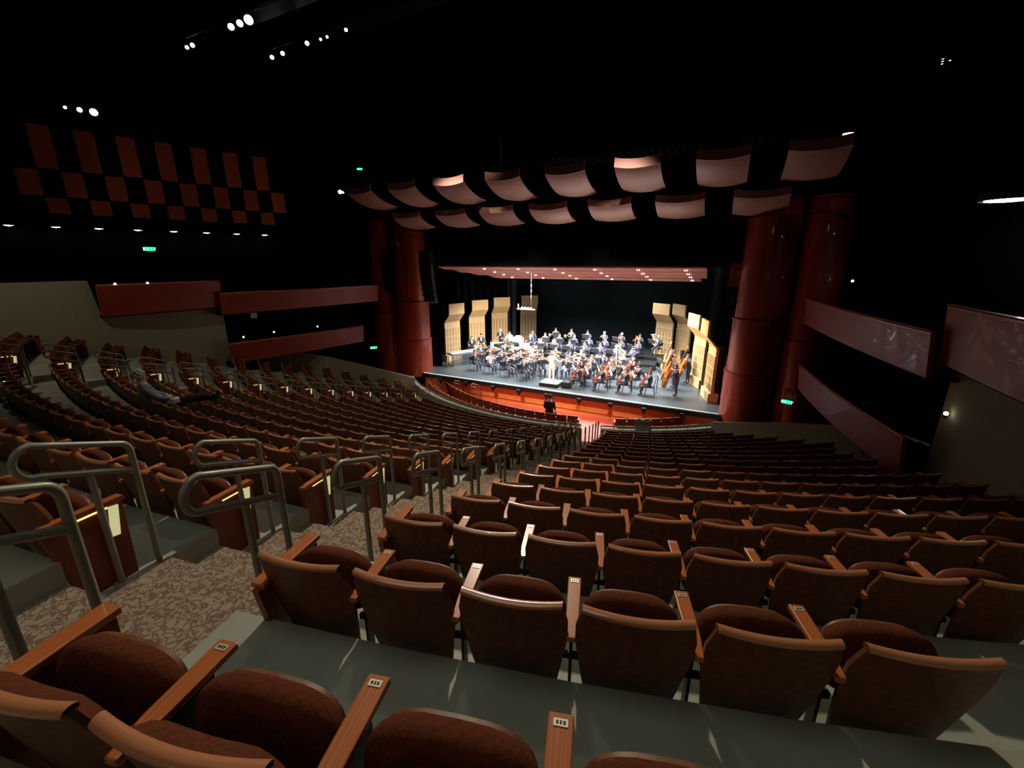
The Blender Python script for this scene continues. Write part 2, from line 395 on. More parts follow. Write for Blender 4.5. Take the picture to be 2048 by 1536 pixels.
for i in range(8):
    t = -15.1 + 1.27 * i; c = wl(t, 9.36, off=.18)
    LK.put('white downlight below the checkered panels, %s from the left in the row of eight' % ORD[i], 'light', 'downlights under the checkered panels', c)
mb = MB(); mb.prism([(-16, 0), (-4.5, 0), (-4.5, .5), (-16, .5)], 1, 0, .18)
o = struct('trim_1', mb, M_dark); o.location = wl(0, 9.47, off=.0); o.rotation_euler = (R(0), 0, thw); o.scale = (1, 1, .12)

# ------------------------------------------------------------ catwalks and spot fixtures
fx = Kit('spotlight')
m1 = MB(); m1.lathe([(.0, .34), (.10, .32), (.12, .1), (.13, 0), (.11, 0), (.10, .06)], 14); fx.part('body', m1.mesh('body', M_black, smooth=True))
m1 = MB(); m1.lathe([(0, .02), (.10, .04)], 14); fx.part('lens', m1.mesh('lens', M_lamp, smooth=True))
m1 = MB(); m1.tube([(-.15, 0, .15), (-.15, 0, .42), (.15, 0, .42), (.15, 0, .15)], .012, 6); fx.part('yoke', m1.mesh('yoke', M_black))
def fix(P, tgt, label, sc=1.0):
    q = (Vector(tgt) - Vector(P)).to_track_quat('-Z', 'Y').to_euler()
    return fx.put(label, 'light', 'theatre spotlights overhead', P, q, (sc, sc, sc))
f1 = [(-9.68, 12.95, 17), (-10.23, 12.95, 17), (-10.8, 12.95, 17), (-13.81, 13.1, 17), (-14.23, 13.1, 17)]
f2 = [(-11.8, 15.38, 17), (-11.02, 15.35, 17), (-9.25, 15.22, 17), (-8.45, 15.25, 17), (-8.04, 15.23, 17), (-6.9, 15.18, 17)]
for i, P in enumerate(f1): fix(P, (2, 6, 6), 'lit spotlight overhead at the upper left, %s from the right in its nearer group' % ORD[i], [1.5, 1.1, 1.1, .8, .7][i])
for i, P in enumerate(f2): fix(P, (2, 6, 6), 'small lit spotlight on the farther overhead bar, %s from the left' % ORD[i], [.8, .8, .8, .5, .5, .6][i])
for i, (t, s_) in enumerate(((-12.9, .5), (-12.5, .8), (-12.1, 1.2))): fix(wl(t, 13.7, off=.9), (2, 6, 6), 'lit spotlight above the checkered panels, %s from the left of three' % ORD[i], s_)
for nm, y, x0, x1, lb in (('catwalk', 12.98, -16, 16, 'nearer'), ('catwalk', 15.28, -14, 14, 'farther')):
    root = link(nm, None, None, (0, y, 17.26)); tag(root, 'dark steel lighting catwalk hung overhead, the %s of two' % lb, 'catwalk')
    m1 = MB(); m1.box((0, .4, .1), (x1 - x0, .8, .05)); link('deck', m1.mesh('deck', M_black), root)
    m1 = MB(); m1.tube([(x0, 0, 0), (x1, 0, 0)], .03); m1.tube([(x0, .8, 1.0), (x1, .8, 1.0)], .025); m1.tube([(x0, 0, 1.0), (x1, 0, 1.0)], .025)
    for i in range(9): x = x0 + (x1 - x0) * i / 8; m1.tube([(x, 0, 0), (x, 0, 1.5)], .025); m1.tube([(x, .8, 0), (x, .8, 1.5)], .025)
    link('pipe_rail', m1.mesh('pipe_rail', M_black), root)
def atZ(x, y, Z):
    r_ = _r * ((x - 1024) / FPX) + _u * ((768 - y) / FPX) + _f; return CAM + r_ * ((Z - CAM.z) / r_.z)
def atY(x, y, Y):
    r_ = _r * ((x - 1024) / FPX) + _u * ((768 - y) / FPX) + _f; return CAM + r_ * ((Y - CAM.y) / r_.y)
def atX(x, y, X):
    r_ = _r * ((x - 1024) / FPX) + _u * ((768 - y) / FPX) + _f; return CAM + r_ * ((X - CAM.x) / r_.x)
BL = lamp_kit(.26, M_lamp)
BL.put('wide white downlight high at the far right edge', 'light', None, atZ(2017, 401, 9.33), (0, 0, 0), (1.5, 1.5, 1.2))
LK.put('white downlight high on the right above the stage column', 'light', None, atY(1697, 268, 19.3), (0, 0, 0), (1.2, 1.2, 1.2))
BB = Kit('bulb_light'); m1 = MB(); m1.ell((0, 0, 0), (.045, .045, .045)); BB.part('bulb', m1.mesh('bulb', M_lampw, smooth=True)); m1 = MB(); m1.lathe([(.0, -.10), (.035, -.10), (.03, -.04), (0, -.035)], 10); BB.part('socket', m1.mesh('socket', M_black, smooth=True))
BB.put('tiny white wall light above the right upper box', 'light', None, atX(1705, 562, 12.15))
BB.put('small white light inside the right lower box', 'light', None, atX(1892, 827, 12.45), (0, 0, 0), (.9, .9, .9))
for i, (x, y) in enumerate(((1886, 118), (1885, 123), (1884, 128), (1900, 121))):
    LK.put('tiny pale green indicator lamp high at the upper right, %s' % ['topmost of three', 'middle of three', 'lowest of three', 'lone dot beside three'][i], 'light', None, atX(x, y, 13.0), (0, 0, 0), (.16, .16, .3))
fix(atX(680, 384, -10.4), (4, 4, 6), 'bright spotlight left of the ceiling panels', .9); fix(atX(686, 385, -10.1), (4, 4, 6), 'small spotlight just right of the bright one by the ceiling panels', .45)
for i, (x, y, X) in enumerate(((230, 568, -12.2), (295, 566, -12.15), (487, 674, -12.0), (548, 664, -11.75), (635, 653, -11.5))):
    BB.put('small warm light in the left boxes, %s from the left' % ORD[i], 'light', 'small lights in the left boxes', atX(x, y, X), (0, 0, 0), (.9, .9, .9))
# exit signs
def letters(mb, text, h, y, mi=0):
    S = {'E': [(0, 0, .22, 1), (0, .8, .75, 1), (0, .4, .65, .6), (0, 0, .75, .2)], 'I': [(.27, 0, .5, 1)], 'T': [(0, .8, .8, 1), (.29, 0, .51, .8)]}
    x = -len(text) * h * .45
    for c in text:
        if c == 'X':
            for sg in (1, -1): mb.box((x + .38 * h, y, h * .5), (.2 * h, .008, 1.12 * h), mi, Euler((0, sg * .6, 0)))
        else:
            for a, b, c_, d_ in S[c]: mb.box((x + h * (a + c_) / 2, y, h * (b + d_) / 2), ((c_ - a) * h, .008, (d_ - b) * h), mi)
        x += h * .95
EX = Kit('exit_sign'); m1 = MB(); m1.box((0, 0, .11), (.52, .06, .30)); EX.part('housing', m1.mesh('housing', M_black, bevel=.005))
m1 = MB(); m1.box((0, -.032, .11), (.49, .01, .27)); EX.part('face', m1.mesh('face', M_green))
m1 = MB(); letters(m1, 'EXIT', .19, -.042); m1.v = [(a, b, c + .015) for a, b, c in m1.v]; EX.part('lettering', m1.mesh('lettering', M_greenl))
for lab, P, rz, sc in (('green glowing exit sign below the row of downlights on the left wall', wl(-11.0, 8.5, off=.1), thw, .66),
                   ('green glowing exit sign on the left column base beside the stage', (-11.3, 19.5, 2.78), R(50), .6),
                   ('green glowing exit sign on the right column base', (10.9, 19.95, 2.4), R(-18), .6),
                   ('small green exit sign high left of the ceiling panels', atX(720, 340, -10.8), R(35), .42)):
    EX.put(lab, 'exit sign', None, P, (0, 0, rz), (sc, sc, sc))
mb = MB(); mb.box((0, 0, 0), (.28, .02, .26)); tag(link('notice_board', mb.mesh('notice_board', M_paper), None, atX(508, 631, -12.2), (0, 0, R(80))), 'small white notice on the wall between the left upper and lower boxes', 'notice')

# ------------------------------------------------------------ proscenium columns
def column(name, c, r_, zs, label, sx):
    root = link(name, None, None, (c[0], c[1], 0)); tag(root, label, 'column')
    for i in range(len(zs) - 1):
        z0, z1 = zs[i], zs[i + 1]; rr = r_ * (1 - .045 * i)
        m1 = MB(); m1.lathe([(0, z0 + .02), (rr, z0 + .02), (rr, z1 - .05), (rr + .05, z1 - .05), (rr + .05, z1 + .0), (0, z1 + .0)], 40)
        link('drum', m1.mesh('drum', M_red, smooth=True), root)
    return root
for sx, sd in ((-1, 'left'), (1, 'right')):
    x0 = -.2 + 0
    column('stage_column', (9.72 * sx - .15, 21.7), 1.12, (.85, 3.22, 5.62, 9.75, 10.4), 'round red wooden column at the %s edge of the stage opening' % sd, sx)
    column('side_column', (11.45 * sx - .1, 21.05), .80, (.85, 4.9, 9.75, 10.4), 'narrower red wooden column outside the %s stage column' % sd, sx)
m1 = MB(); m1.box((0, 0, 0), (1.15, .1, 2.2))
for i in range(9): m1.box((0, -.06, -.98 + i * .245), (1.0, .03, .05))
tag(link('recess_grille', m1.mesh('recess_grille', M_dark), None, (-10.35, 20.72, 7.35), (0, 0, R(32))), 'dark recessed grille in the upper part of the left stage column', 'grille')
m1 = MB(); m1.box((0, 0, 0), (.9, .12, 1.0)); tag(link('fascia_stub', m1.mesh('fascia_stub', M_red), None, (8.55, 22.0, 7.45), (0, 0, 0)), 'short red wooden beam end joining the right column at header height', 'beam')
# line array loudspeaker
root = link('line_array_speaker', None, None, (-7.95, 20.9, 8.6)); tag(root, 'tall curved black line array loudspeaker hanging beside the left column', 'loudspeaker')
for i in range(9):
    a = -.02 - .05 * i * i / 9; z = -.16 - i * .325
    m1 = MB(); m1.box((0, 0, 0), (.72, .5, .31), 0, None, .97); m1.box((0, -.255, 0), (.6, .02, .26))
    link('speaker_cabinet', m1.mesh('speaker_cabinet', M_black, bevel=.01), root, (.012 * i * i * .35, -.01 * i, z), (a * .9, .03 * i * .3, R(15)))
m1 = MB(); m1.tube([(0, 0, 0), (0, 0, 4)], .02); m1.box((0, 0, .03), (.6, .4, .06)); link('hanging_frame', m1.mesh('hanging_frame', M_black), root)

# ------------------------------------------------------------ ceiling clouds
def cloud(x0, wid, y0, z0, y1, z1, label, grp, lip=.28):
    root = link('ceiling_panel', None, None, (x0 + wid / 2, y0, z0)); tag(root, label, 'ceiling panel', grp)
    dz = z0 - z1
    def f(u, v):
        x = (u - .5) * wid; y = (y1 - y0) * (v ** 1.15); z = -lip * .4 - (dz - lip * .4) * (1 - (1 - v) ** 2.0)
        z -= .10 * (1 - (2 * u - 1) ** 2)
        return (x, y, z)
    m1 = MB(); m1.grid(f, 14, 12, thick=.06, dirv=(0, .2, 1)); link('curved_board', m1.mesh('curved_board', M_cloud, smooth=True), root)
    m1 = MB(); m1.grid(lambda u, v: ((u - .5) * wid, -.02 - .03 * (1 - v), -lip * .4 - .10 * (1 - (2 * u - 1) ** 2) + v * lip), 14, 1, thick=.05, dirv=(0, 1, 0)); link('front_lip', m1.mesh('front_lip', M_lip, smooth=True), root)
    m1 = MB()
    for sx in (-.35, .35): m1.tube([(sx * wid, (y1 - y0) * .5, -.1), (sx * wid, (y1 - y0) * .5, 5.5)], .005, 5)
    link('hanger', m1.mesh('hanger', M_black), root)
lx = [-9.45, -6.48, -3.72, -.92, 2.01, 4.94, 7.9]
for i, x in enumerate(lx): cloud(x, 1.92, 20.0, 10.56, 21.45, 9.95, 'pinkish curved wooden ceiling panel, %s from the left in the lower row' % ORD[i], 'lower row of curved ceiling panels')
ux = [-10.7, -7.86, -5.03, -2.17, .72, 3.63, 6.57, 9.39]
for i, x in enumerate(ux): cloud(x, 1.72, 18.0, 11.67, 20.0, 10.95, 'curved wooden ceiling panel, %s from the left in the upper row' % ORD[i], 'upper row of curved ceiling panels', .34)
m1 = MB()
for i in range(32): x = -4.6 + i * .3; m1.box((x, .9, 0), (.035, 1.8, .035))
for i in range(7): m1.box((0, i * .3, .03), (9.3, .035, .03))
tag(link('ceiling_grid', m1.mesh('ceiling_grid', M_leg), None, (4.2, 19.3, 12.35)), 'metal lattice grid above the upper row of ceiling panels', 'grid')

# ------------------------------------------------------------ stage
SZ = 1.1
mb = MB(); mb.box((-.2, 30.3, SZ - .11), (25, 18.2, .22)); struct('floor_stage', mb, M_stage)
mb = MB(); mb.box((-.2, 21.14, SZ - .11), (17.4, .12, .235)); struct('trim_2', mb, M_black)
mb = MB(); mb.box((-.2, 21.24, SZ + .012), (17.3, .09, .02)); struct('trim_3', mb, M_white)
mb = MB()
def fpw(u, v):
    x = -8.9 + 17.4 * u; return (x, 21.38 - .25 * cos((u - .5) * pi) * (1 - v) * .6, -.02 + .9 * v)
mb.grid(fpw, 30, 3, thick=.12, dirv=(0, 1, 0)); struct('wall_pit', mb, M_orange, smooth=True)
mb = MB(); mb.tube([Vector(fpw(i / 30, .28)) + Vector((0, -.03, 0)) for i in range(31)], .03, 6); mb.tube([Vector(fpw(i / 30, 0)) + Vector((0, -.03, .04)) for i in range(31)], .04, 6); struct('trim_4', mb, M_orange)
mb = MB(); mb.box((-.2, 20.2, .006), (18, 2.6, .012)); tier(mb, 9.4, 12.8, -42, 40, .01, -.02, 30); struct('floor_pit', mb, M_pit)
BK = Kit('footlight_bracket'); m1 = MB(); m1.box((0, 0, 0), (.22, .22, .2)); BK.root = None; BK.part('box', m1.mesh('box', M_black, bevel=.01)); m1 = MB(); m1.box((0, .02, -.16), (.1, .08, .16)); BK.part('bracket_arm', m1.mesh('bracket_arm', M_black))
for i, x in enumerate((-7.4, -5.5, -3.6, -1.9, -.2, 1.7, 3.4, 5.1, 6.9)):
    BK.put('black bracket box under the stage lip, %s from the left' % ORD[i], 'bracket', 'black boxes under the stage edge', (x, 21.0, .88))
# drapes
def drape(x, y, wid, z1, m, label, rz=0):
    mb = MB(); mb.grid(lambda u, v: ((u - .5) * wid, .09 * sin(u * wid * 9), v * z1), int(wid * 16), 1, thick=.02, dirv=(0, 1, 0))
    tag(link('stage_drape', mb.mesh('stage_drape', m, smooth=True), None, (x, y, SZ), (0, 0, rz)), label, 'curtain')
mb = MB(); mb.grid(lambda u, v: (-12 + 24 * u, 36.2 + .03 * sin(u * 70), SZ + 11 * v), 120, 1, thick=.02, dirv=(0, 1, 0))
tag(link('backdrop', mb.mesh('backdrop', M_cyc, smooth=True)), 'dark blue-green backdrop curtain behind the orchestra', 'curtain')
mb = MB(); mb.grid(lambda u, v: (-9.6 + 19 * u, 23.0 + .05 * sin(u * 90), 7.95 + 6 * v), 120, 1, thick=.03, dirv=(0, 1, 0))
tag(link('valance', mb.mesh('valance', M_drape, smooth=True)), 'black valance curtain across the top of the stage opening', 'curtain')
for sx, sd in ((-1, 'left'), (1, 'right')):
    drape((-.2 + 10.2 * sx), 23.2, 3.0, 9, M_drape, 'black leg curtain at the %s front of the stage' % sd)
    for j, y in enumerate((26.5, 29.5, 33.0)):
        drape((-.3 + (10.6 - .0 * j) * sx), y, 2.6, 9, M_drape, 'black wing curtain at the %s side of the stage, %s from the front' % (sd, ORD[j + 1]))
drape(-9.05, 34.2, .8, 9, M_leg, 'grey lit curtain strip beside the third tower at left'); drape(7.3, 34.5, .8, 9, M_leg, 'grey lit curtain strip behind the right towers')
# shell ceiling panels
for i, (y0, z0, y1, z1, xa, xb) in enumerate(((23.5, 7.74, 24.8, 7.5, -9.3, 7.05), (24.85, 7.52, 26.1, 7.28, -8.9, 7.0), (26.15, 7.30, 27.3, 7.1, -8.4, 6.95), (27.35, 7.1, 28.6, 6.86, -7.6, 6.6))):
    root = link('shell_ceiling_panel', None, None, (0, y0, z0)); tag(root, 'pinkish wooden shell ceiling strip over the orchestra, %s from the front' % ORD[i], 'shell ceiling panel', 'shell ceiling strips')
    mb = MB(); mb.grid(lambda u, v: (xa + (xb - xa) * u, (y1 - y0) * v, (z1 - z0) * v), 2, 1, thick=.06, dirv=(0, 0, 1)); link('board', mb.mesh('board', M_ceil), root)
    mb = MB(); mb.box(((xa + xb) / 2, .03, .005), (xb - xa, .05, .09)); link('front_edge', mb.mesh('front_edge', M_ceil), root)
    yy = (y1 - y0) * .55
    for q in range(6):
        x = -5.95 + 2.4 * q + .02 * i; mb = MB(); mb.ell((x - .05, yy, (z1 - z0) * .55 - .035), (.024, .024, .018), 0, 8, 5); mb.ell((x + .06, yy, (z1 - z0) * .55 - .035), (.024, .024, .018), 0, 8, 5)
        link('downlight', mb.mesh('downlight', M_lamp, smooth=True), root)
# shell towers
def tower(x, y, rz, wid, label, flip):
    root = link('shell_tower', None, None, (x, y, SZ), (0, 0, rz)); tag(root, label, 'acoustic shell tower', 'wooden shell towers')
    h1, h2, h3, off = 2.80, 3.38, 4.12, .52
    mb = MB(); mb.box((0, .05, .25), (wid + .06, .5, .5)); link('base', mb.mesh('base', M_shell, bevel=.01), root)
    mb = MB(); mb.box((0, 0, (h1 + .5) / 2), (wid, .12, h1 - .5))
    mb.box((0, -.07, .52), (wid, .03, .07)); mb.box((0, -.07, h1 - .03), (wid, .03, .07)); mb.box((0, -.07, h1 - .25), (wid, .02, .04)); mb.box((0, -.07, h1 - .42), (wid, .02, .05))
    for i in range(6): mb.box((-wid / 2 + .04 + (wid - .08) * i / 5, -.075, (h1 + .1) / 2), (.06, .025, h1 - .95))
    for z in (.95, 1.35, 1.75): mb.box((0, -.072, z), (wid, .02, .05))
    for i in range(5): mb.box((-wid / 2 + .04 + (wid - .08) * (i + .5) / 5, -.061, (h1 + .1) / 2), (.05, .004, h1 - 1.0), 1)
    link('lower_panel', mb.mesh('lower_panel', [M_shell, M_shelld]), root)
    mb = MB(); mb.add([(-wid / 2, -.06, h1), (wid / 2, -.06, h1), (wid / 2, -.06 - off, h2), (-wid / 2, -.06 - off, h2), (-wid / 2, .04, h1), (wid / 2, .04, h1), (wid / 2, .04 - off, h2), (-wid / 2, .04 - off, h2)],
           [(0, 1, 2, 3), (7, 6, 5, 4), (0, 4, 5, 1), (1, 5, 6, 2), (2, 6, 7, 3), (3, 7, 4, 0)]); link('angled_panel', mb.mesh('angled_panel', M_shell), root)
    mb = MB(); mb.box((0, -.01 - off, (h2 + h3) / 2), (wid, .1, h3 - h2)); link('top_panel', mb.mesh('top_panel', M_shell), root)
    mb = MB(); mb.box((0, .35, 1.4), (.08, .5, 2.8)); link('rear_brace', mb.mesh('rear_brace', M_black), root)
# panels: front (-Y local) faces inward. left towers: panel runs along direction heading s from +Y
tw_l = [(-9.3, 25.2, 13), (-9.25, 28.5, 26), (-8.9, 31.6, 38), (-7.6, 34.6, 55)]
tw_r = [(7.85, 23.6, 16), (7.1, 26.1, 28), (5.65, 31.7, 40), (4.35, 31.9, 57)]
for i, (x, y, s_) in enumerate(tw_l): tower(x, y, R(90 - s_), 1.45, 'pale wooden shell tower with bent top, %s from the front on the left' % ORD[i], 1)
for i, (x, y, s_) in enumerate(tw_r): tower(x, y, R(-90 + s_), 1.45, 'pale wooden shell tower with bent top, %s from the front on the right' % ORD[i], 1)
# hanging microphone bar
root = link('hanging_microphone_bar', None, None, (-2.55, 24.0, 5.4)); tag(root, 'white microphone bar hanging on a cable above the orchestra', 'microphone bar')
m1 = MB(); m1.tube([(0, 0, 0), (0, 0, 3.6)], .012, 6); link('cable', m1.mesh('cable', M_silver), root)
m1 = MB()
for i in range(9): z = .5 + i * .33; m1.tube([(0, 0, z), (0, 0, z + .18)], .022, 6)
link('cable_clip', m1.mesh('cable_clip', M_white), root)
m1 = MB(); m1.tube([(-.95, 0, -.2), (.25, 0, -.2)], .04, 8); m1.tube([(-.85, 0, -.2), (-.87, 0, .12)], .03, 6)
for x in (-.6, -.4, -.2, 0): m1.ell((x, -.02, -.12), (.07, .06, .06))
link('microphone_array', m1.mesh('microphone_array', M_white, smooth=True), root)

# ------------------------------------------------------------ auditorium seats
SW = .5643
def arcx(x): return .030 * (x / .26) ** 2
def back_hw(z):
    if z > .63: t = (z - .63) / .155; return .268 - .030 * t ** 1.5
    return .190 + .078 * min(1, (z - .10) / .50) ** .9
def seat_meshes():
    D = {}
    # wooden back shell: leans back, curved, narrower at the foot
    def bf(u, v):
        z = .10 + .685 * v; hw = back_hw(z); x = (2 * u - 1) * hw
        return (x, .15 * (1 - v) + arcx(x), z + .006 * (abs(2 * u - 1) ** 2))
    m = MB(); m.grid(bf, 10, 6, thick=.018, dirv=(0, 1, .1)); D['shell'] = m.mesh('backrest_shell', M_back, smooth=True)
    RB = .788
    def rf(u, v):
        a = pi * 1.5 * v - pi * .25; return (bf(u, 1)[0] * 1.0, bf(u, 1)[1] + .010 - .021 * cos(a), RB + .006 * abs(2 * u - 1) ** 2 + .013 * sin(a))
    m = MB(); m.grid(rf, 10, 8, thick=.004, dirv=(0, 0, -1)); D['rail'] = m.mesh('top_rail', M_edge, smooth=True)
    def pf(u, v):
        z = .30 + .478 * v; hw = .232; x = (2 * u - 1) * hw * (1 - .1 * (2 * v - 1) ** 4)
        e = (1 - (2 * u - 1) ** 6) * (1 - (2 * v - 1) ** 8)
        return (x, .15 * (1 - (z - .1) / .685) + arcx(x) + .024 + .075 * e, z)
    m = MB(); m.grid(pf, 10, 8, thick=.012, dirv=(0, -1, 0)); D['pad'] = m.mesh('back_cushion', M_fab, smooth=True)
    # tipped-up seat: a thick rounded disc standing on its rear edge
    def sf(side):
        def g(u, v):
            a = pi * 2 * u; cx_ = cos(a); sz = sin(a)
            ex = .235 * (abs(cx_) ** .55) * (1 if cx_ > 0 else -1); ez = (.17 if sz > 0 else .12) * (abs(sz) ** (.95 if sz > 0 else .4)) * (1 if sz > 0 else -1)
            k = 1 - v; return (ex * k, side * (1 - k ** 5) * .5, ez * k)
        return g
    m = MB()
    n = 28; nv = 5; T = .045; vs = []; rings = []
    def ring(k, y):
        r = []
        for i in range(n):
            a = 2 * pi * i / n; cx_, sz = cos(a), sin(a)
            ex = .242 * (abs(cx_) ** .62) * (1 if cx_ > 0 else -1)
            ez = (.130 * abs(sz) ** .95) if sz > 0 else -(.19 * abs(sz) ** .35)
            r.append(Vector((ex * k, y, ez * k)))
        return r
    prof = [(.0, -.062), (.5, -.060), (.82, -.053), (.95, -.036), (1, -.012), (1, .012), (.96, .03)]
    R_ = [ring(k, y) for k, y in prof]; vs = [p for r in R_ for p in r]; fs = []
    for j in range(len(prof) - 1):
        for i in range(n): fs.append((j * n + i, j * n + (i + 1) % n, (j + 1) * n + (i + 1) % n, (j + 1) * n + i))
    fs.append(tuple((len(prof) - 1) * n + i for i in range(n)))
    rot = Euler((-R(12), 0, 0)); c = Vector((0, .265, .545))
    m.add([Vector(p) @ rot.to_matrix().transposed() + c if False else (rot.to_matrix() @ p + c) for p in vs], fs); D['cushion'] = m.mesh('seat_cushion', M_fab, smooth=True)
    m = MB(); vs = [p for r in [ring(.93, .028), ring(.93, .05), ring(.6, .062), ring(0, .064)] for p in r]; fs = []
    for j in range(3):
        for i in range(n): fs.append((j * n + i, j * n + (i + 1) % n, (j + 1) * n + (i + 1) % n, (j + 1) * n + i))
    m.add([rot.to_matrix() @ p + c for p in vs], fs); D['pan'] = m.mesh('seat_pan', M_back, smooth=True)
    # arm rest plank, bevelled, narrower at the rear
    m = MB(); z0, z1 = .588, .6155
    pl = [(-.020, .05), (.020, .05), (.033, .17), (.036, .43), (-.036, .43), (-.033, .17)]
    m.prism(pl, 2, z0, z1); D['arm'] = m.mesh('armrest', M_arm, bevel=.005)
    m = MB(); m.box((0, .400, .6165), (.040, .022, .003)); D['plate'] = m.mesh('number_plate', M_plate)
    m = MB(); m.box((-.010, .400, .6184), (.007, .010, .001)); m.box((.0, .400, .6184), (.006, .011, .001)); m.box((.010, .400, .6184), (.007, .010, .001)); D['mark'] = m.mesh('plate_number', M_black)
    m = MB(); m.box((0, .16, .30), (.016, .05, .59)); m.box((0, .20, .012), (.05, .24, .024)); m.box((0, .25, .47), (.014, .20, .23)); m.box((.0, .16, .40), (.10, .02, .03)); D['stand'] = m.mesh('stanchion', M_black)
    # row-end panel
    m = MB(); m.prism([(.10, .0), (.43, .0), (.445, .587), (.0, .587)], 0, -.022, .022); D['end'] = m.mesh('end_panel', M_panel, bevel=.004)
    m = MB(); m.prism([(.02, .6155), (.02, .585), (.455, .585), (.455, .6155)], 0, -.043, .043); D['endarm'] = m.mesh('armrest', M_arm, bevel=.005)
    m = MB(); m.box((.026, .25, .574), (.014, .20, .012)); D['glow'] = m.mesh('aisle_light', M_light)
    m = MB(); m.box((.026, .37, .46), (.012, .055, .22), 0, Euler((R(-8), 0, 0))); D['lens'] = m.mesh('light_lens', M_lens)
    return D
SM = seat_meshes()
def seat_kit(first, last, lit, plate):
    """first/last: aisle or wall end on the left/right; lit: which end carries the light"""
    K = Kit('theatre_seat'); h = SW / 2
    K.part('backrest_shell', SM['shell'])
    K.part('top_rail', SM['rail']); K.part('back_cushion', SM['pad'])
    p = K.part('seat_cushion', SM['cushion']); K.part('seat_pan', SM['pan'], p)
    def arm(x, end, gl, flip):
        if end:
            a = K.part('end_panel', SM['end'], loc=(x, 0, 0)); K.part('armrest', SM['endarm'], loc=(x, 0, 0))
            if gl: K.part('aisle_light', SM['glow'], a); K.part('light_lens', SM['lens'], a)
        else:
            a = K.part('armrest', SM['arm'], loc=(x, 0, 0))
            if plate: q = K.part('number_plate', SM['plate'], a); K.part('plate_number', SM['mark'], a)
            K.part('stanchion', SM['stand'], loc=(x, 0, 0))
    arm(-h, first, False, 0)
    if last: arm(h, True, lit, 0)
    return K
KITS = {}
def get_kit(*a):
    if a not in KITS: KITS[a] = seat_kit(*a)
    return KITS[a]
ROWN = ['nearest', 'second', 'third', 'fourth', 'fifth', 'sixth', 'seventh', 'eighth', 'ninth', 'tenth', 'eleventh', 'twelfth', 'thirteenth', 'fourteenth', 'fifteenth', 'sixteenth', 'seventeenth', 'eighteenth']
seats = []
for k in range(-1, NROW):
    wk = W_A.get(k, .56 if k > 0 else .5643)
    n = int((R(wall_ang(k) - sang(k, oR(k))) * Rr(k) - .02) / wk)
    for j in range(n): seats.append(('A', k, j, oR(k) + (j + .5) * wk, wk, j == 0, j == n - 1, False))
    L = oL(k) - (o2(k) + 1.35); n = round(L / SW); wb = L / n
    wb = SW; n = int(L / SW + .2)
    for j in range(n): seats.append(('B', k, j, oL(k) - (j + .5) * wb, wb, j == n - 1, j == 0, j == 0))
    n = int((R(sang(k, o2(k)) + wall_ang(k)) * Rr(k)) / SW)
    for j in range(n): seats.append(('C', k, j, o2(k) - (j + .5) * SW, SW, j == n - 1, j == 0, j == 0))
for r_, blocks in ((11.0, ((21.8, 41), (-44, 12.6))), (12.0, ((21.5, 41), (-44, 13.5)))):
    for bi, (a0, a1) in enumerate(blocks):
        n = int(R(a1 - a0) * r_ / .56)
        for j in range(n):
            jj = j if bi == 0 else n - 1 - j
            seats.append(('F%d%d' % (bi, int(r_)), -9, j, (a0 + (j + .5) * .56 / r_ * 57.2958) if bi == 0 else (a1 - (j + .5) * .56 / r_ * 57.2958), .56, (jj == 0) if bi == 0 else j == n - 1, (j == n - 1) if bi == 0 else j == 0, False))
ranked = []
for s in seats:
    b, k, j, sv, wk = s[:5]
    if b[0] == 'F': r_ = float(b[2:]); a = sv; P = pol(r_, a, 0.0)
    else: a = sang(k, sv); P = pol(Rr(k), a, Fz(k) - (.06 if k == 0 else 0))
    X = px(P + Vector((0, 0, .75)))
    if X[2] < .3 and not (k == 0 and b == 'A'): continue
    if not (-120 < X[0] < 2170 and X[1] < 2600) and not (k == 0 and b == 'A' and j < 4): continue
    ranked.append((X[2] if -40 < X[0] < 2090 else X[2] + 14, P, a, s))
ranked.sort(key=lambda t: t[0])
near, far = ranked[:300], ranked[300:]
names_blk = {'A': 'right of the aisle', 'B': 'left of the aisle', 'C': 'left of the far aisle'}
SEAT_P = {}
LIGHTS_AT = []
for d_, P, a, s in near:
    b, k, j, sv, wk, e0, e1, lit = s
    K = get_kit(e0, e1, lit, k <= 2)
    if b[0] == 'F': lab = 'dark seat by the pit, %s from the aisle gap, %s' % (ORD[j], ('front row ' if b[2:] == '11' else 'second row ') + ('right' if b[1] == '0' else 'left'))
    elif k < 0: lab = 'tip-up seat %s, %s seat, in the row the camera stands in' % (names_blk[b], ORD[j])
    else: lab = 'red tip-up seat, %s %s, %s row%s' % (ORD[j], names_blk[b], ROWN[k], ' from the camera' if k else ' to the camera')
    K.put(lab, 'theatre seat', 'folded tip-up seats of the stalls', P, (0, 0, R(a)), (wk / SW, 1, 1))
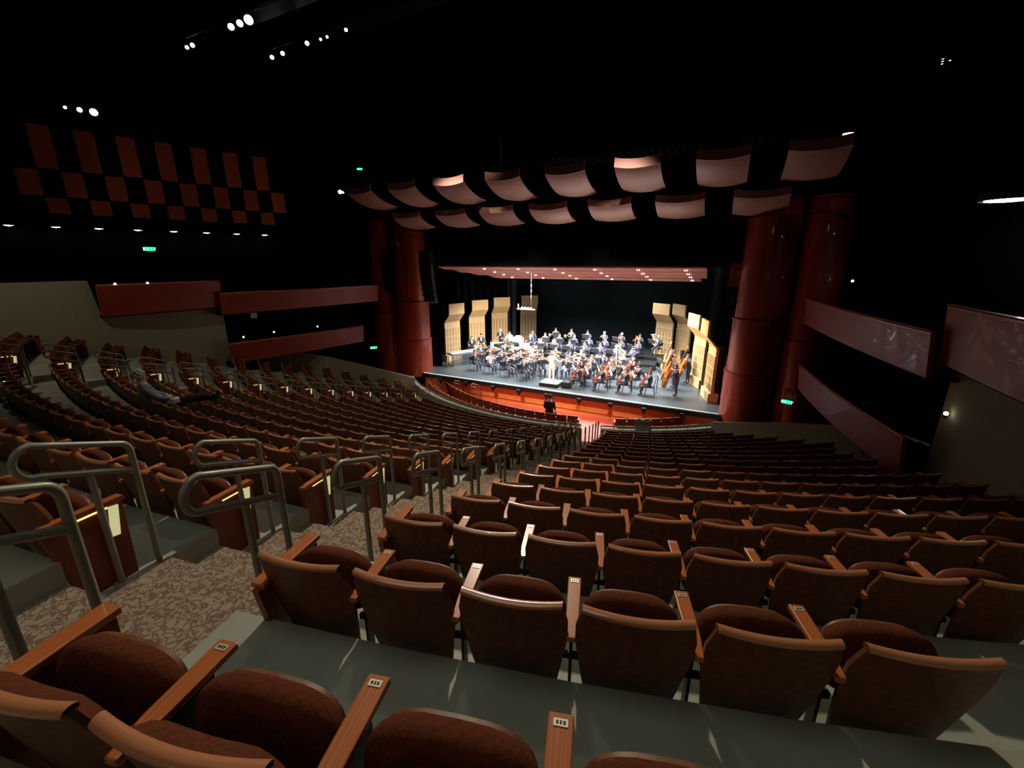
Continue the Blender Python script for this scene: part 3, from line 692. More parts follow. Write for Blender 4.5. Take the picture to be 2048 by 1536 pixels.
# remaining seats: one merged object
def merged_seats(lst):
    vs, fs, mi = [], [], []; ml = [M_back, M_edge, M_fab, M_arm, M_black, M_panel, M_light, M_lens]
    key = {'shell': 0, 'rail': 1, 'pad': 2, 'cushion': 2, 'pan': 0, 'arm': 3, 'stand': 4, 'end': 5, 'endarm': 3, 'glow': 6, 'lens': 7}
    cache = {q: ([v.co.copy() for v in SM[q].vertices], [tuple(p.vertices) for p in SM[q].polygons]) for q in key}
    for d_, P, a, s in lst:
        b, k, j, sv, wk, e0, e1, lit = s; M = Matrix.Translation(P) @ Matrix.Rotation(R(a), 4, 'Z') @ Matrix.Diagonal((wk / SW, 1, 1, 1)); h = SW / 2
        items = [('shell', 0), ('rail', 0), ('pad', 0), ('cushion', 0)] + ([('end', -h), ('endarm', -h)] if e0 else [('arm', -h), ('stand', -h)])
        if e1: items += [('end', h), ('endarm', h)]
        if lit: items += [('glow', h), ('lens', h)]
        for q, x in items:
            o = len(vs); V, F = cache[q]
            vs += [M @ (v + Vector((x, 0, 0))) for v in V]; fs += [tuple(i + o for i in f) for f in F]; mi += [key[q]] * len(F)
    me = bpy.data.meshes.new('seats'); me.from_pydata(vs, [], fs)
    for m in ml: me.materials.append(m)
    me.polygons.foreach_set('material_index', mi); me.polygons.foreach_set('use_smooth', [True] * len(mi)); me.set_sharp_from_angle(angle=R(40)); me.update(); return me
o = link('theatre_seats', merged_seats(far)); tag(o, 'mass of small folded reddish seats in the distant rows down to the stage', 'theatre seats', None, 'stuff')

# ------------------------------------------------------------ aisle hand rails
def rail_kit():
    K = Kit('hand_rail'); H = .97; g = .196; r = .021
    def arc(c, a0, a1, rad, n=8): return [(0, c[0] + rad * cos(a0 + (a1 - a0) * i / n), c[1] + rad * sin(a0 + (a1 - a0) * i / n)) for i in range(n + 1)]
    m = MB()  # far post, bend, top bar, nose and lower bar, local y runs down the stair
    drop = .19
    Y1 = .25; SL = .385; bend = [(0, Y1, -drop), (0, Y1, H - .06)] + [(0, Y1 - .06 + .06 * cos(a), H - .06 + (.06 + .02) * sin(a)) for a in [i * pi / 12 for i in range(1, 6)]]
    pts = bend + [(0, y, H + SL * (Y1 - y)) for y in (.12, 0, -.15)] + [(0, -.23 + .098 * cos(a) * .9, H - .098 + SL * (Y1 + .23) + .098 * sin(a)) for a in [pi / 2 + i * pi / 10 for i in range(0, 11)]] + [(0, y, H - g + SL * (Y1 - y)) for y in (-.12, 0, Y1)]
    m.tube(pts, r, 10); K.part('loop', m.mesh('loop', M_grey, smooth=True))
    m = MB(); m.tube([(0, 0, 0), (0, 0, H - g + .385 * .25)], r, 10); m.lathe([(.045, 0), (.045, .008), (.02, .012)], 12); K.part('post', m.mesh('post', M_grey, smooth=True))
    return K
RK = rail_kit()
rn = {'R': 'right side of the near aisle', 'L': 'left side of the near aisle', 'f': 'right side of the far aisle', 'F': 'left side of the far aisle'}
for k in range(-1, NROW):
    for side, s_ in (('R', oR(k) - .31), ('L', oL(k) + .06), ('f', o2(k) + 1.32), ('F', o2(k) + .08)):
        a = sang(k, s_); P = pol(Rr(k) - .30, a, Fz(k) + .0)
        X = px(P + Vector((0, 0, .9)))
        if X[2] < .5 or not (-60 < X[0] < 2100): continue
        RK.put('grey looped hand rail on the %s, at the %s row' % (rn[side], ROWN[k] if k >= 0 else 'hindmost'), 'hand rail', 'looped hand rails of the aisles', P, (0, 0, R(a)))

# ------------------------------------------------------------ people
def figure(name, J, mats, hands=True, face=True):
    """J: name -> ((x,y,z), (rx,ry), parent, material index); grown with a Skin modifier into one continuous mesh"""
    names = list(J); idx = {n: i for i, n in enumerate(names)}
    me = bpy.data.meshes.new(name); me.from_pydata([J[n][0] for n in names], [(idx[n], idx[J[n][2]]) for n in names if J[n][2]], [])
    o = bpy.data.objects.new('tmp', me); col.objects.link(o)
    o.modifiers.new('s', 'SKIN').use_smooth_shade = True
    for i, n in enumerate(names): me.skin_vertices[0].data[i].radius = J[n][1]
    for i in range(len(names)): me.skin_vertices[0].data[i].use_root = (i == 0)
    sb = o.modifiers.new('b', 'SUBSURF'); sb.levels = 1
    dg = bpy.context.evaluated_depsgraph_get(); ev = o.evaluated_get(dg); m2 = bpy.data.meshes.new_from_object(ev)
    bpy.data.objects.remove(o); mb = MB()
    P = [(Vector(J[n][0]), J[n][3]) for n in names]
    segs = [(Vector(J[n][0]), Vector(J[J[n][2]][0]), J[n][3]) for n in names if J[n][2]]
    for v in m2.vertices: mb.v.append(tuple(v.co))
    for p in m2.polygons:
        c = p.center; best = min(segs, key=lambda s: ((s[0] * .7 + s[1] * .3) - c).length)
        mb.f.append(tuple(p.vertices)); mb.mi.append(best[2])
    hd = Vector(J['head'][0])
    if face:
        up = (Vector(J['crown'][0]) - Vector(J['neck'][0])).normalized(); fw = (Vector(J['face_dir'][0]) - hd).normalized() if 'face_dir' in J else None
    return mb, m2
def person_mesh(name, P, cloth=M_suit, legs=None, sex=0, shirt=None):
    """P: dict of pose points. returns body mesh"""
    J = {}
    def add(n, p, r, par, m=0):
        r = (r, r) if not isinstance(r, tuple) else r; k = 1.06 if n in ('neck', 'jaw', 'head', 'crown') or n[:2] in ('hn', 'to') else 1.27
        J[n] = (tuple(p), (r[0] * k, r[1] * k), par, m)
    add('pelvis', P['pelvis'], (.145, .115), None)
    add('waist', P['waist'], (.135, .10), 'pelvis', 4); add('chest', P['chest'], (.165, .115), 'waist', 4); add('upper', P['upper'], (.13, .09), 'chest', 4)
    add('neck', P['neck'], .055, 'upper', 1); add('jaw', P['jaw'], (.062, .07), 'neck', 1); add('head', P['head'], (.078, .09), 'jaw', 1); add('crown', P['crown'], (.06, .07), 'head', 1)
    for s in 'LR':
        add('sh' + s, P['sh' + s], .062, 'upper', 4); add('el' + s, P['el' + s], .043, 'sh' + s, 4); add('wr' + s, P['wr' + s], .028, 'el' + s, 4)
        add('hn' + s, P['hn' + s], (.036, .02), 'wr' + s, 1)
        add('hp' + s, P['hp' + s], .088, 'pelvis', 5); add('kn' + s, P['kn' + s], .058, 'hp' + s, 5); add('an' + s, P['an' + s], .038, 'kn' + s, 5); add('to' + s, P['to' + s], (.036, .03), 'an' + s, 2)
    mb, _ = figure(name, J, None, face=False)
    hd, up = Vector(P['head']), (Vector(P['crown']) - Vector(P['jaw'])).normalized()
    fw = Vector(P.get('look', (0, 1, 0))).normalized(); rt = fw.cross(up).normalized()
    mb.ell(hd + fw * .092 - up * .02, (.013, .018, .02), 1, 6, 5)
    for s in (-1, 1):
        mb.ell(hd + fw * .078 + rt * .032 * s + up * .012, (.012, .012, .009), 3, 6, 5)
        mb.ell(hd + rt * .08 * s - up * .01, (.014, .02, .03), 1, 6, 5)
    mb.box(hd + fw * .082 - up * .06, (.04, .012, .008), 6, fw.to_track_quat('Y', 'Z').to_euler())
    for s, sg in (('L', -1), ('R', 1)):
        a, h = Vector(P['wr' + s]), Vector(P['hn' + s]); d = (h - a).normalized(); side = d.cross(Vector((0, 0, 1))); side = side.normalized() if side.length > .1 else Vector((1, 0, 0)); nn = side.cross(d)
        for i, l in enumerate((.062, .072, .068, .052)):
            b = h + side * (.026 - .0175 * i) ; c1 = b + d * l * .55 - nn * .008; mb.tube([b - d * .01, c1, c1 + d * l * .25 - nn * .028], [.0095, .009, .007], 5, 1)
        b = a.lerp(h, .6) + side * .028 * sg; mb.tube([b, b + side * .03 * sg + d * .03, b + side * .03 * sg + d * .055 - nn * .015], [.011, .010, .008], 5, 1)
    return mb.mesh(name, [cloth, M_skin, M_black, M_eye, shirt or cloth, legs or cloth, M_lip], smooth=True)
def V(*a): return Vector(a)
def seated(lean=.0, arms=None, spread=.14, tilt=0, knee=.47, foot=.42):
    P = dict(pelvis=V(0, .0, .54), waist=V(0, .01 + lean * .3, .70), chest=V(0, lean * .7, .90), upper=V(0, lean, 1.04), neck=V(0, lean + .01, 1.13), jaw=V(0, lean + .03, 1.195), head=V(0, lean + .035, 1.27), crown=V(0, lean + .02, 1.345))
    for s, x in (('L', -1), ('R', 1)):
        P['sh' + s] = V(.185 * x, lean, 1.05); P['hp' + s] = V(.10 * x, .08, .52); P['kn' + s] = V(spread * x, .45, .50); P['an' + s] = V(spread * x * 1.05, foot, .09); P['to' + s] = V(spread * x * 1.1, foot + .17, .04)
    P.update(arms); return P
def standing(lean=.0, arms=None, look=(0, 1, 0)):
    P = dict(pelvis=V(0, 0, .93), waist=V(0, .01, 1.08), chest=V(0, .01 + lean * .5, 1.27), upper=V(0, lean, 1.41), neck=V(0, lean + .01, 1.50), jaw=V(0, lean + .03, 1.565), head=V(0, lean + .035, 1.64), crown=V(0, lean + .02, 1.715))
    for s, x in (('L', -1), ('R', 1)):
        P['sh' + s] = V(.19 * x, lean, 1.42); P['hp' + s] = V(.095 * x, 0, .88); P['kn' + s] = V(.11 * x, .02, .50); P['an' + s] = V(.12 * x, -.02, .09); P['to' + s] = V(.14 * x, .15, .04)
    P.update(arms); P['look'] = look; return P
def arm(s, el, wr, hn): return {'el' + s: V(*el), 'wr' + s: V(*wr), 'hn' + s: V(*hn)}
def arms(l, r): d = arm('L', *l); d.update(arm('R', *r)); return d
PO = {
 'violin': seated(.03, arms(((-.32, .16, .88), (-.30, .38, 1.07), (-.27, .44, 1.10)), ((.38, .12, .95), (.28, .33, 1.08), (.22, .39, 1.10)))),
 'cello': seated(.04, arms(((-.36, .16, .92), (-.16, .28, 1.12), (-.10, .27, 1.16)), ((.40, .16, .84), (.30, .38, .70), (.24, .43, .69))), spread=.28),
 'wind': seated(.02, arms(((-.27, .10, .82), (-.08, .28, .98), (-.03, .31, 1.0)), ((.27, .12, .78), (.08, .30, .86), (.03, .33, .87)))),
 'brass': seated(.02, arms(((-.30, .14, .86), (-.10, .28, 1.10), (-.05, .31, 1.12)), ((.30, .16, .86), (.14, .36, 1.06), (.08, .42, 1.08)))),
 'harp': seated(.05, arms(((-.30, .22, .98), (-.12, .46, 1.10), (-.08, .52, 1.12)), ((.30, .22, .98), (.12, .46, 1.06), (.08, .52, 1.08))), spread=.2),
 'bass': standing(.10, arms(((-.36, .14, 1.32), (-.16, .30, 1.50), (-.10, .32, 1.54)), ((.36, .18, 1.14), (.26, .36, .98), (.20, .40, .95)))),
 'perc': standing(.10, arms(((-.32, .12, 1.12), (-.20, .36, 1.06), (-.18, .43, 1.05)), ((.32, .12, 1.14), (.20, .36, 1.12), (.18, .43, 1.12)))),
 'conduct': standing(.03, arms(((-.34, .12, 1.20), (-.24, .38, 1.16), (-.22, .45, 1.15)), ((.38, .06, 1.20), (.42, .32, 1.18), (.44, .39, 1.19)))),
}
BODY = {}
for k_, P in PO.items():
    BODY[k_] = person_mesh('person', P)
BODY_W = {k_: person_mesh('person', PO[k_], M_suit, M_suit, shirt=M_wshirt) for k_ in ('wind', 'violin', 'perc')}
BODY_C = person_mesh('person', PO['conduct'], M_wshirt, M_wshirt, shirt=M_wshirt)
def hair_mesh(hd, up, m, style=0, look=V(0, 1, 0)):
    mb = MB(); vs = []; nu, nv = 14, 8; fs = []
    for j in range(nv + 1):
        b = pi / 2 - (pi * (.60 if style != 1 else .68)) * j / nv
        for i in range(nu):
            a = 2 * pi * i / nu; x, y, z = cos(b) * cos(a), cos(b) * sin(a), sin(b)
            front = max(0, y) * (1 if z < .45 else 0); r = 1 - .16 * front
            k = 1 + .04 * sin(7 * a + j)
            vs.append(hd + V(x * .095 * k, y * .108 * r * k - .012, z * .112 * k + .02 + (.05 * front if z < .45 else 0)))
    for j in range(nv):
        for i in range(nu): fs.append((j * nu + i, j * nu + (i + 1) % nu, (j + 1) * nu + (i + 1) % nu, (j + 1) * nu + i))
    mb.add(vs, fs)
    if style == 1: mb.ell(hd + V(0, -.075, -.07), (.085, .05, .12))
    if style == 2:
        for i in range(26):
            a, b = i * 2.4, -.3 + 1.7 * (i / 26); mb.ell(hd + V(.085 * cos(a) * cos(b), -.03 + .09 * sin(a) * cos(b) * (1 if sin(a) < 0 else .5), .03 + .09 * sin(b)), (.045, .045, .04), 0, 8, 6)
    return mb.mesh('hair', m, smooth=True)
HAIR = {}
for k_, P in PO.items():
    HAIR[k_] = [hair_mesh(P['head'], 0, m, st) for m, st in ((M_hair, 0), (M_hairg, 0), (M_hairk, 1), (M_hair, 1))]
m1 = MB(); m1.box((0, 0, 0), (.09, .012, .26), 0, None, 1.3); SHIRT = m1.mesh('shirt_front', M_wshirt, bevel=.004)
def musician(pose, label, loc, rz, group='orchestra musicians', hair=None, white=False, sc=1.0):
    me = (BODY_W.get(pose) if white else None) or BODY[pose]
    o = link('person', me, None, loc, (0, 0, rz), (sc, sc, sc)); tag(o, label, 'person', group)
    link('hair', HAIR[pose][random.randrange(4) if hair is None else hair], o)
    c = PO[pose]['chest']
    if not white: link('shirt_front', SHIRT, o, c + V(0, .128, .06), (R(-6), 0, 0))
    return o
# ------------------------------------------------------------ instruments
def fiddle_outline(n=40):
    pts = []
    for i in range(n):
        a = 2 * pi * i / n; y = .18 * cos(a); t = (y + .18) / .36   # 0 bottom,1 top
        w_ = (.104 * (1 - t) + .083 * t) * abs(sin(a)) ** .55; w_ *= 1 - .36 * math.exp(-((t - .55) / .13) ** 2)
        pts.append((w_ * (1 if sin(a) >= 0 else -1), y))
    return pts
def fiddle_kit(name, s, m, thick=.035, pin=False):
    K = Kit(name); mb = MB(); mb.prism([(a * s, b * s) for a, b in fiddle_outline()], 2, 0, thick * s); K.part('body', mb.mesh('body', m, bevel=.004 * s))
    mb = MB(); mb.box((0, .24 * s, (thick + .008) * s), (.026 * s, .27 * s, .016 * s)); mb.ell((0, .385 * s, thick * s), (.014 * s, .03 * s, .018 * s)); 
    K.part('neck', mb.mesh('neck', m, smooth=True))
    mb = MB(); mb.box((0, .17 * s, (thick + .02) * s), (.024 * s, .25 * s, .006 * s)); mb.box((0, -.02 * s, (thick + .014) * s), (.05 * s, .006 * s, .03 * s)); mb.box((0, -.11 * s, (thick + .012) * s), (.03 * s, .1 * s, .008 * s))
    for x in (-.008, -.003, .003, .008): mb.tube([(x * s, -.08 * s, (thick + .02) * s), (x * s, .37 * s, (thick + .022) * s)], .0009 * s, 4)
    for sx in (-1, 1): mb.box((.035 * s * sx, -.01 * s, thick * s + .001), (.006 * s, .07 * s, .002))
    K.part('fingerboard', mb.mesh('fingerboard', M_black))
    if pin: mb = MB(); mb.tube([(0, -.18 * s, thick * .5 * s), (0, -.18 * s - pin, thick * .5 * s)], .006); K.part('endpin', mb.mesh('endpin', M_silver))
    return K
VK = fiddle_kit('violin', 1.0, M_varn); VK2 = fiddle_kit('viola', 1.12, M_varnb); CK = fiddle_kit('cello', 2.1, M_varn, .055, .28); DK = fiddle_kit('double_bass', 3.1, M_varnb, .06, .15)
bk = Kit('bow'); m1 = MB(); m1.tube([(-.37, 0, 0), (.37, 0, .01)], .0055, 6); m1.box((.33, 0, -.01), (.05, .012, .02)); bk.part('stick', m1.mesh('stick', M_bow)); m1 = MB(); m1.box((0, 0, -.018), (.66, .008, .002)); bk.part('bow_hair', m1.mesh('bow_hair', M_wshirt))
def tubeK(name, m, pts, r, bell=None, n=8):
    K = Kit(name); mb = MB(); mb.tube(pts, r, n); K.part('body', mb.mesh('body', m, smooth=True))
    if bell:
        c, d, prof = bell; q = Vector(d).to_track_quat('Z', 'Y').to_matrix().to_4x4(); mb = MB(); mb.lathe(prof, 16, 0, Matrix.Translation(c) @ q); K.part('bell', mb.mesh('bell', m, smooth=True))
    return K
BELL = lambda r, l: [(.012, 0), (.02, l * .4), (r * .45, l * .8), (r, l)]
CLA = tubeK('clarinet', M_black, [(0, .13, 1.17), (0, .42, .78)], .013, ((0, .42, .78), (0, .6, -.8), [(.013, 0), (.03, .06)]))
OBO = tubeK('oboe', M_black, [(0, .13, 1.18), (0, .44, .86)], .010, ((0, .44, .86), (0, .6, -.65), [(.01, 0), (.022, .05)]))
FLU = tubeK('flute', M_silver, [(-.05, .13, 1.19), (.58, .20, 1.12)], .010)
BSN = tubeK('bassoon', M_varn, [(.16, .30, .45), (.06, .26, 1.62)], .03, ((.06, .26, 1.62), (-.08, 0, 1), [(.03, 0), (.034, .08)]))
TPT = tubeK('trumpet', M_brass, [(0, .13, 1.19), (0, .50, 1.14)], .010, ((0, .48, 1.14), (0, 1, -.12), BELL(.062, .16)))
TBN = tubeK('trombone', M_brass, [(-.03, .12, 1.2), (-.03, .85, 1.02), (.03, .88, 1.02), (.03, .25, 1.17), (-.08, .0, 1.3), (-.12, .1, 1.3)], .009, ((-.12, .1, 1.3), (0, 1, -.2), BELL(.11, .42)))
HRN = tubeK('french_horn', M_brass, [(.16 * cos(a) + .12, .26 + .0 * a, .98 + .16 * sin(a)) for a in [i * .35 for i in range(20)]], .016, ((.28, .22, .9), (.7, -.6, -.3), BELL(.15, .22)))
TUB = tubeK('tuba', M_gold, [(.13 * cos(a) * (1 + .06 * i) + .05, .34, .92 + .2 * sin(a)) for i, a in [(i, i * .4) for i in range(18)]], .035, ((.14, .34, .85), (.15, 0, 1), [(.04, 0), (.07, .3), (.12, .5), (.21, .62)]))
chair = Kit('orchestra_chair'); m1 = MB(); m1.box((0, .02, .455), (.44, .42, .05)); chair.part('seat', m1.mesh('seat', M_black, bevel=.012))
m1 = MB(); m1.box((0, -.23, .76), (.40, .035, .26), 0, Euler((R(8), 0, 0))); chair.part('backrest', m1.mesh('backrest', M_black, bevel=.01))
for x, y0, y1 in ((-.2, .2, .24), (.2, .2, .24)): m1 = MB(); m1.tube([(x, y0, .44), (x, y1, .0)], .013, 6); chair.part('leg', m1.mesh('leg', M_black))
for x in (-.2, .2): m1 = MB(); m1.tube([(x, -.24, .86), (x, -.19, .44), (x, -.26, 0)], .013, 6); chair.part('leg', m1.mesh('leg', M_black))
stand = Kit('music_stand'); m1 = MB(); m1.box((0, 0, 1.06), (.50, .015, .34), 0, Euler((R(-28), 0, 0))); m1.box((0, -.09, .905), (.50, .06, .012)); stand.part('desk', m1.mesh('desk', M_standm))
m1 = MB(); m1.tube([(0, .02, .05), (0, .02, 1.0)], .012, 6); stand.part('pole', m1.mesh('pole', M_black))
m1 = MB()
for a in (0, 2.1, 4.2): m1.tube([(0, .02, .12), (.25 * cos(a + .5), .02 + .25 * sin(a + .5), .012)], .009, 5)
stand.part('tripod', m1.mesh('tripod', M_black))
sheet = Kit('sheet_music'); m1 = MB(); m1.box((-.115, 0, 0), (.22, .003, .29)); m1.box((.115, 0, 0), (.22, .003, .29)); sheet.root = m1.mesh('sheet_music', M_paper)

PX, PY = -.45, 22.35
cnt = {}
def player(kind, x, y, label_where, z=SZ, face=None, st=True, hairi=None):
    fx_, fy_ = (face or (PX, PY)); d = Vector((fx_ - x, fy_ - y)); rz = math.atan2(-d.x, d.y) + random.uniform(-.12, .12)
    W = {'violin': ('violinist', 'violin'), 'viola': ('violist', 'viola'), 'cello': ('cellist', 'cello'), 'flute': ('flautist', 'flute'), 'oboe': ('oboist', 'oboe'), 'clarinet': ('clarinettist', 'clarinet'), 'bassoon': ('bassoonist', 'bassoon'), 'horn': ('horn player', 'french horn'), 'trumpet': ('trumpeter', 'trumpet'), 'trombone': ('trombonist', 'trombone'), 'tuba': ('tuba player', 'tuba'), 'harp': ('harpist', 'harp'), 'bass': ('double bassist', 'double bass')}[kind]
    pose = {'violin': 'violin', 'viola': 'violin', 'cello': 'cello', 'horn': 'brass', 'trumpet': 'brass', 'trombone': 'brass', 'tuba': 'wind', 'harp': 'harp', 'bass': 'bass'}.get(kind, 'wind')
    white = pose in BODY_W and random.random() < .12
    who = '%s %s' % (W[0], label_where); P = V(x, y, z); M = Matrix.Translation(P) @ Matrix.Rotation(rz, 4, 'Z')
    musician(pose, '%s %s in %s' % ('standing' if pose == 'bass' else 'seated', who, 'white shirt' if white else 'black'), P, rz, hair=hairi, white=white)
    if pose != 'bass': chair.put('black chair of the ' + who, 'chair', 'orchestra chairs', P, (0, 0, rz))
    def place(K, l, e, sc=1.0, lab=None, cat=None):
        MM = M @ Matrix.Translation(l) @ Euler(e, 'XYZ').to_matrix().to_4x4(); K.put(lab or (W[1] + ' of the ' + who), cat or W[1], None, MM.translation, MM.to_euler(), (sc, sc, sc))
    if kind in ('violin', 'viola'):
        place(VK if kind == 'violin' else VK2, (-.145, .235, 1.115), (R(4), R(18), R(35)))
        place(bk, (.06, .345, 1.175), (0, R(-12), R(10) + random.uniform(-.2, .2)), lab='bow of the ' + who, cat='bow')
    elif kind == 'cello':
        place(CK, (-.0, .33, .70), (R(68), 0, R(180)) if False else (R(62), R(0), R(180)))
        place(bk, (.22, .46, .72), (0, R(-8), R(5)), lab='bow of the ' + who, cat='bow')
    elif kind == 'bass':
        place(DK, (-.05, .42, .95), (R(72), 0, R(180))); place(bk, (.2, .48, .95), (0, 0, 0), lab='bow of the ' + who, cat='bow')
    elif kind == 'harp': pass
    else:
        K = {'flute': FLU, 'oboe': OBO, 'clarinet': CLA, 'bassoon': BSN, 'horn': HRN, 'trumpet': TPT, 'trombone': TBN, 'tuba': TUB}[kind]
        place(K, (0, 0, 0), (0, 0, 0))
    if st:
        dd = Vector((-sin(rz), cos(rz), 0)); Q = P + dd * (.95 if kind in ('cello', 'bass', 'trombone') else .85)
        stand.put('black music stand before the ' + who, 'music stand', 'music stands on stage', Q, (0, 0, rz))
        q = Matrix.Translation(Q) @ Matrix.Rotation(rz, 4, 'Z') @ Matrix.Translation((0, -.014, 1.055)) @ Matrix.Rotation(R(-28), 4, 'X')
        sheet.put('sheet music before the ' + who, 'sheet music', 'sheets on the music stands', q.translation, q.to_euler())
def arcs(kind, th, rs, sect, z=SZ):
    for i, r_ in enumerate(rs):
        player(kind, PX + r_ * cos(R(th)), PY + r_ * sin(R(th)), '%s in the %s' % (ORD[i], sect), z)
arcs('violin', 170, (2.1, 3.4, 4.7, 6.0), 'front left line')
arcs('violin', 155, (2.3, 3.6, 4.9, 6.2, 7.4), 'second left line')
arcs('violin', 141, (3.0, 4.3, 5.6, 6.9), 'third left line')
arcs('violin', 127, (2.3, 3.6, 4.9), 'fourth left line')
arcs('viola', 108, (2.2, 3.3, 4.3), 'line left of the conductor')
arcs('viola', 84, (2.1, 3.2, 4.2), 'line behind the conductor')
arcs('viola', 62, (2.2, 3.3, 4.4), 'line right of the conductor')
arcs('cello', 40, (2.4, 3.8, 5.2), 'fourth right line')
arcs('cello', 22, (2.2, 3.6, 5.0), 'second right line')
arcs('cello', 6, (1.7, 3.0, 4.3, 5.5), 'front right line')
# risers
for i, (y, h, x0, x1) in enumerate(((27.62, .22, -4.4, 4.2), (28.98, .42, -4.6, 4.4), (30.4, .62, -4.2, 4.7))):
    mb = MB(); mb.box(((x0 + x1) / 2, y + .1, SZ + h / 2), (x1 - x0, 1.35, h)); tag(link('stage_riser', mb.mesh('stage_riser', M_black, bevel=.01)), 'black stage riser under the winds, %s from the front' % ORD[i], 'riser', 'orchestra risers')
for i, k_ in enumerate(('flute', 'flute', 'oboe', 'oboe', 'clarinet', 'clarinet', 'oboe')): player(k_, -3.6 + i * 1.1, 28.1, '%s from the left in the front wind row' % ORD[i], SZ + .22)
for i, k_ in enumerate(('horn', 'horn', 'clarinet', 'clarinet', 'clarinet', 'bassoon', 'bassoon')): player(k_, -3.8 + i * 1.15, 29.4, '%s from the left in the middle wind row' % ORD[i], SZ + .42)
for i, k_ in enumerate(('horn', 'horn', 'trumpet', 'trumpet', 'trombone', 'trombone', 'tuba')): player(k_, -3.5 + i * 1.28, 30.8, '%s from the left in the back row' % ORD[i], SZ + .62, st=i % 2 == 0)
for i, (x, y) in enumerate(((6.3, 23.3), (6.0, 24.9), (6.6, 26.3), (5.5, 27.6))): player('bass', x, y, '%s from the front at the right edge' % ORD[i], face=(2.0, 22.9))
# harp
def harp_at(x, y, rz, lab):
    root = link('harp', None, None, (x, y, SZ), (0, 0, rz)); tag(root, lab, 'harp')
    mb = MB(); mb.tube([(0, .75, .12), (0, .80, 1.72)], .04, 10); link('pillar', mb.mesh('pillar', M_gold, smooth=True), root)
    mb = MB(); mb.tube([(0, .80, 1.72), (0, .62, 1.78), (0, .45, 1.62), (0, .22, 1.55), (0, .08, 1.48)], [.05, .045, .04, .04, .05], 8); link('neck', mb.mesh('neck', M_gold, smooth=True), root)
    mb = MB(); mb.tube([(0, .08, 1.46), (0, .62, .12)], [.05, .15], 10); link('soundbox', mb.mesh('soundbox', M_gold, smooth=True), root)
    mb = MB(); mb.box((0, .68, .06), (.36, .3, .12), 0, None, .85); link('base', mb.mesh('base', M_gold, bevel=.01), root)
    mb = MB()
    for i in range(14): t = i / 14; mb.tube([(0, .14 + .5 * t, 1.5 + .12 * t), (0, .14 + .50 * t + .0, 1.38 - 1.2 * t)], .0025, 4)
    link('strings', mb.mesh('strings', M_wshirt), root)
harp_at(2.9, 26.4, R(60), 'tall golden harp among the cellos'); player('harp', 2.95, 26.4, 'behind the tall golden harp', face=(2.1, 26.9), st=False)
# percussion on the left
def marimba(x, y, rz, lab, cat, s=1.0, m=M_cloth):
    root = link('marimba', None, None, (x, y, SZ), (0, 0, rz), (s, s, s)); tag(root, lab, cat)
    mb = MB(); mb.box((0, -.42, .84), (2.5, .05, .08)); mb.box((0, .42, .84), (2.1, .05, .08)); mb.box((-1.24, 0, .84), (.05, .85, .1)); mb.box((1.1, 0, .84), (.05, .6, .1)); link('frame', mb.mesh('frame', M_silver), root)
    mb = MB()
    for i in range(30): mb.box((-1.16 + i * .08, -.18, .905), (.062, .42 - .006 * i, .022))
    for i in range(24): mb.box((-1.12 + i * .09, .2, .925), (.058, .3 - .004 * i, .022))
    b = link('bars', mb.mesh('bars', m), root)
    mb = MB()
    for i in range(22): mb.tube([(-1.12 + i * .105, -.16, .8), (-1.12 + i * .105, -.16, .28 + .018 * i)], .028, 6)
    link('resonators', mb.mesh('resonators', M_silver), root)
    for sx in (-1.2, 1.08): mb = MB(); mb.tube([(sx, -.35, 0.04), (sx, -.35, .82)], .025); mb.tube([(sx, .35, 0.04), (sx, .35, .82)], .025); mb.box((sx, 0, .08), (.05, .7, .05)); link('leg', mb.mesh('leg', M_black), root)
marimba(-7.8, 24.6, R(62), 'long pale marimba in front of the frontmost left tower', 'marimba')
marimba(-7.2, 26.6, R(25), 'smaller xylophone behind the long marimba', 'xylophone', .72, M_varnb)
mb = MB(); mb.box((0, 0, .8), (1.6, .6, .04)); mb.box((0, -.3, .62), (1.6, .02, .34)); 
T = Kit('trap_table'); T.part('table_top', mb.mesh('table_top', M_cloth)); m1 = MB()
for sx in (-.7, .7):
    for sy in (-.25, .25): m1 = MB(); m1.tube([(sx, sy, 0), (sx, sy, .8)], .02); T.part('leg', m1.mesh('leg', M_black))
T.put('white covered percussion table in front of the rear left tower', 'table', None, (-5.6, 29.6, SZ), (0, 0, R(8)))
T.put('white covered percussion table near the third left tower', 'table', None, (-7.4, 29.0, SZ), (0, 0, R(30)))
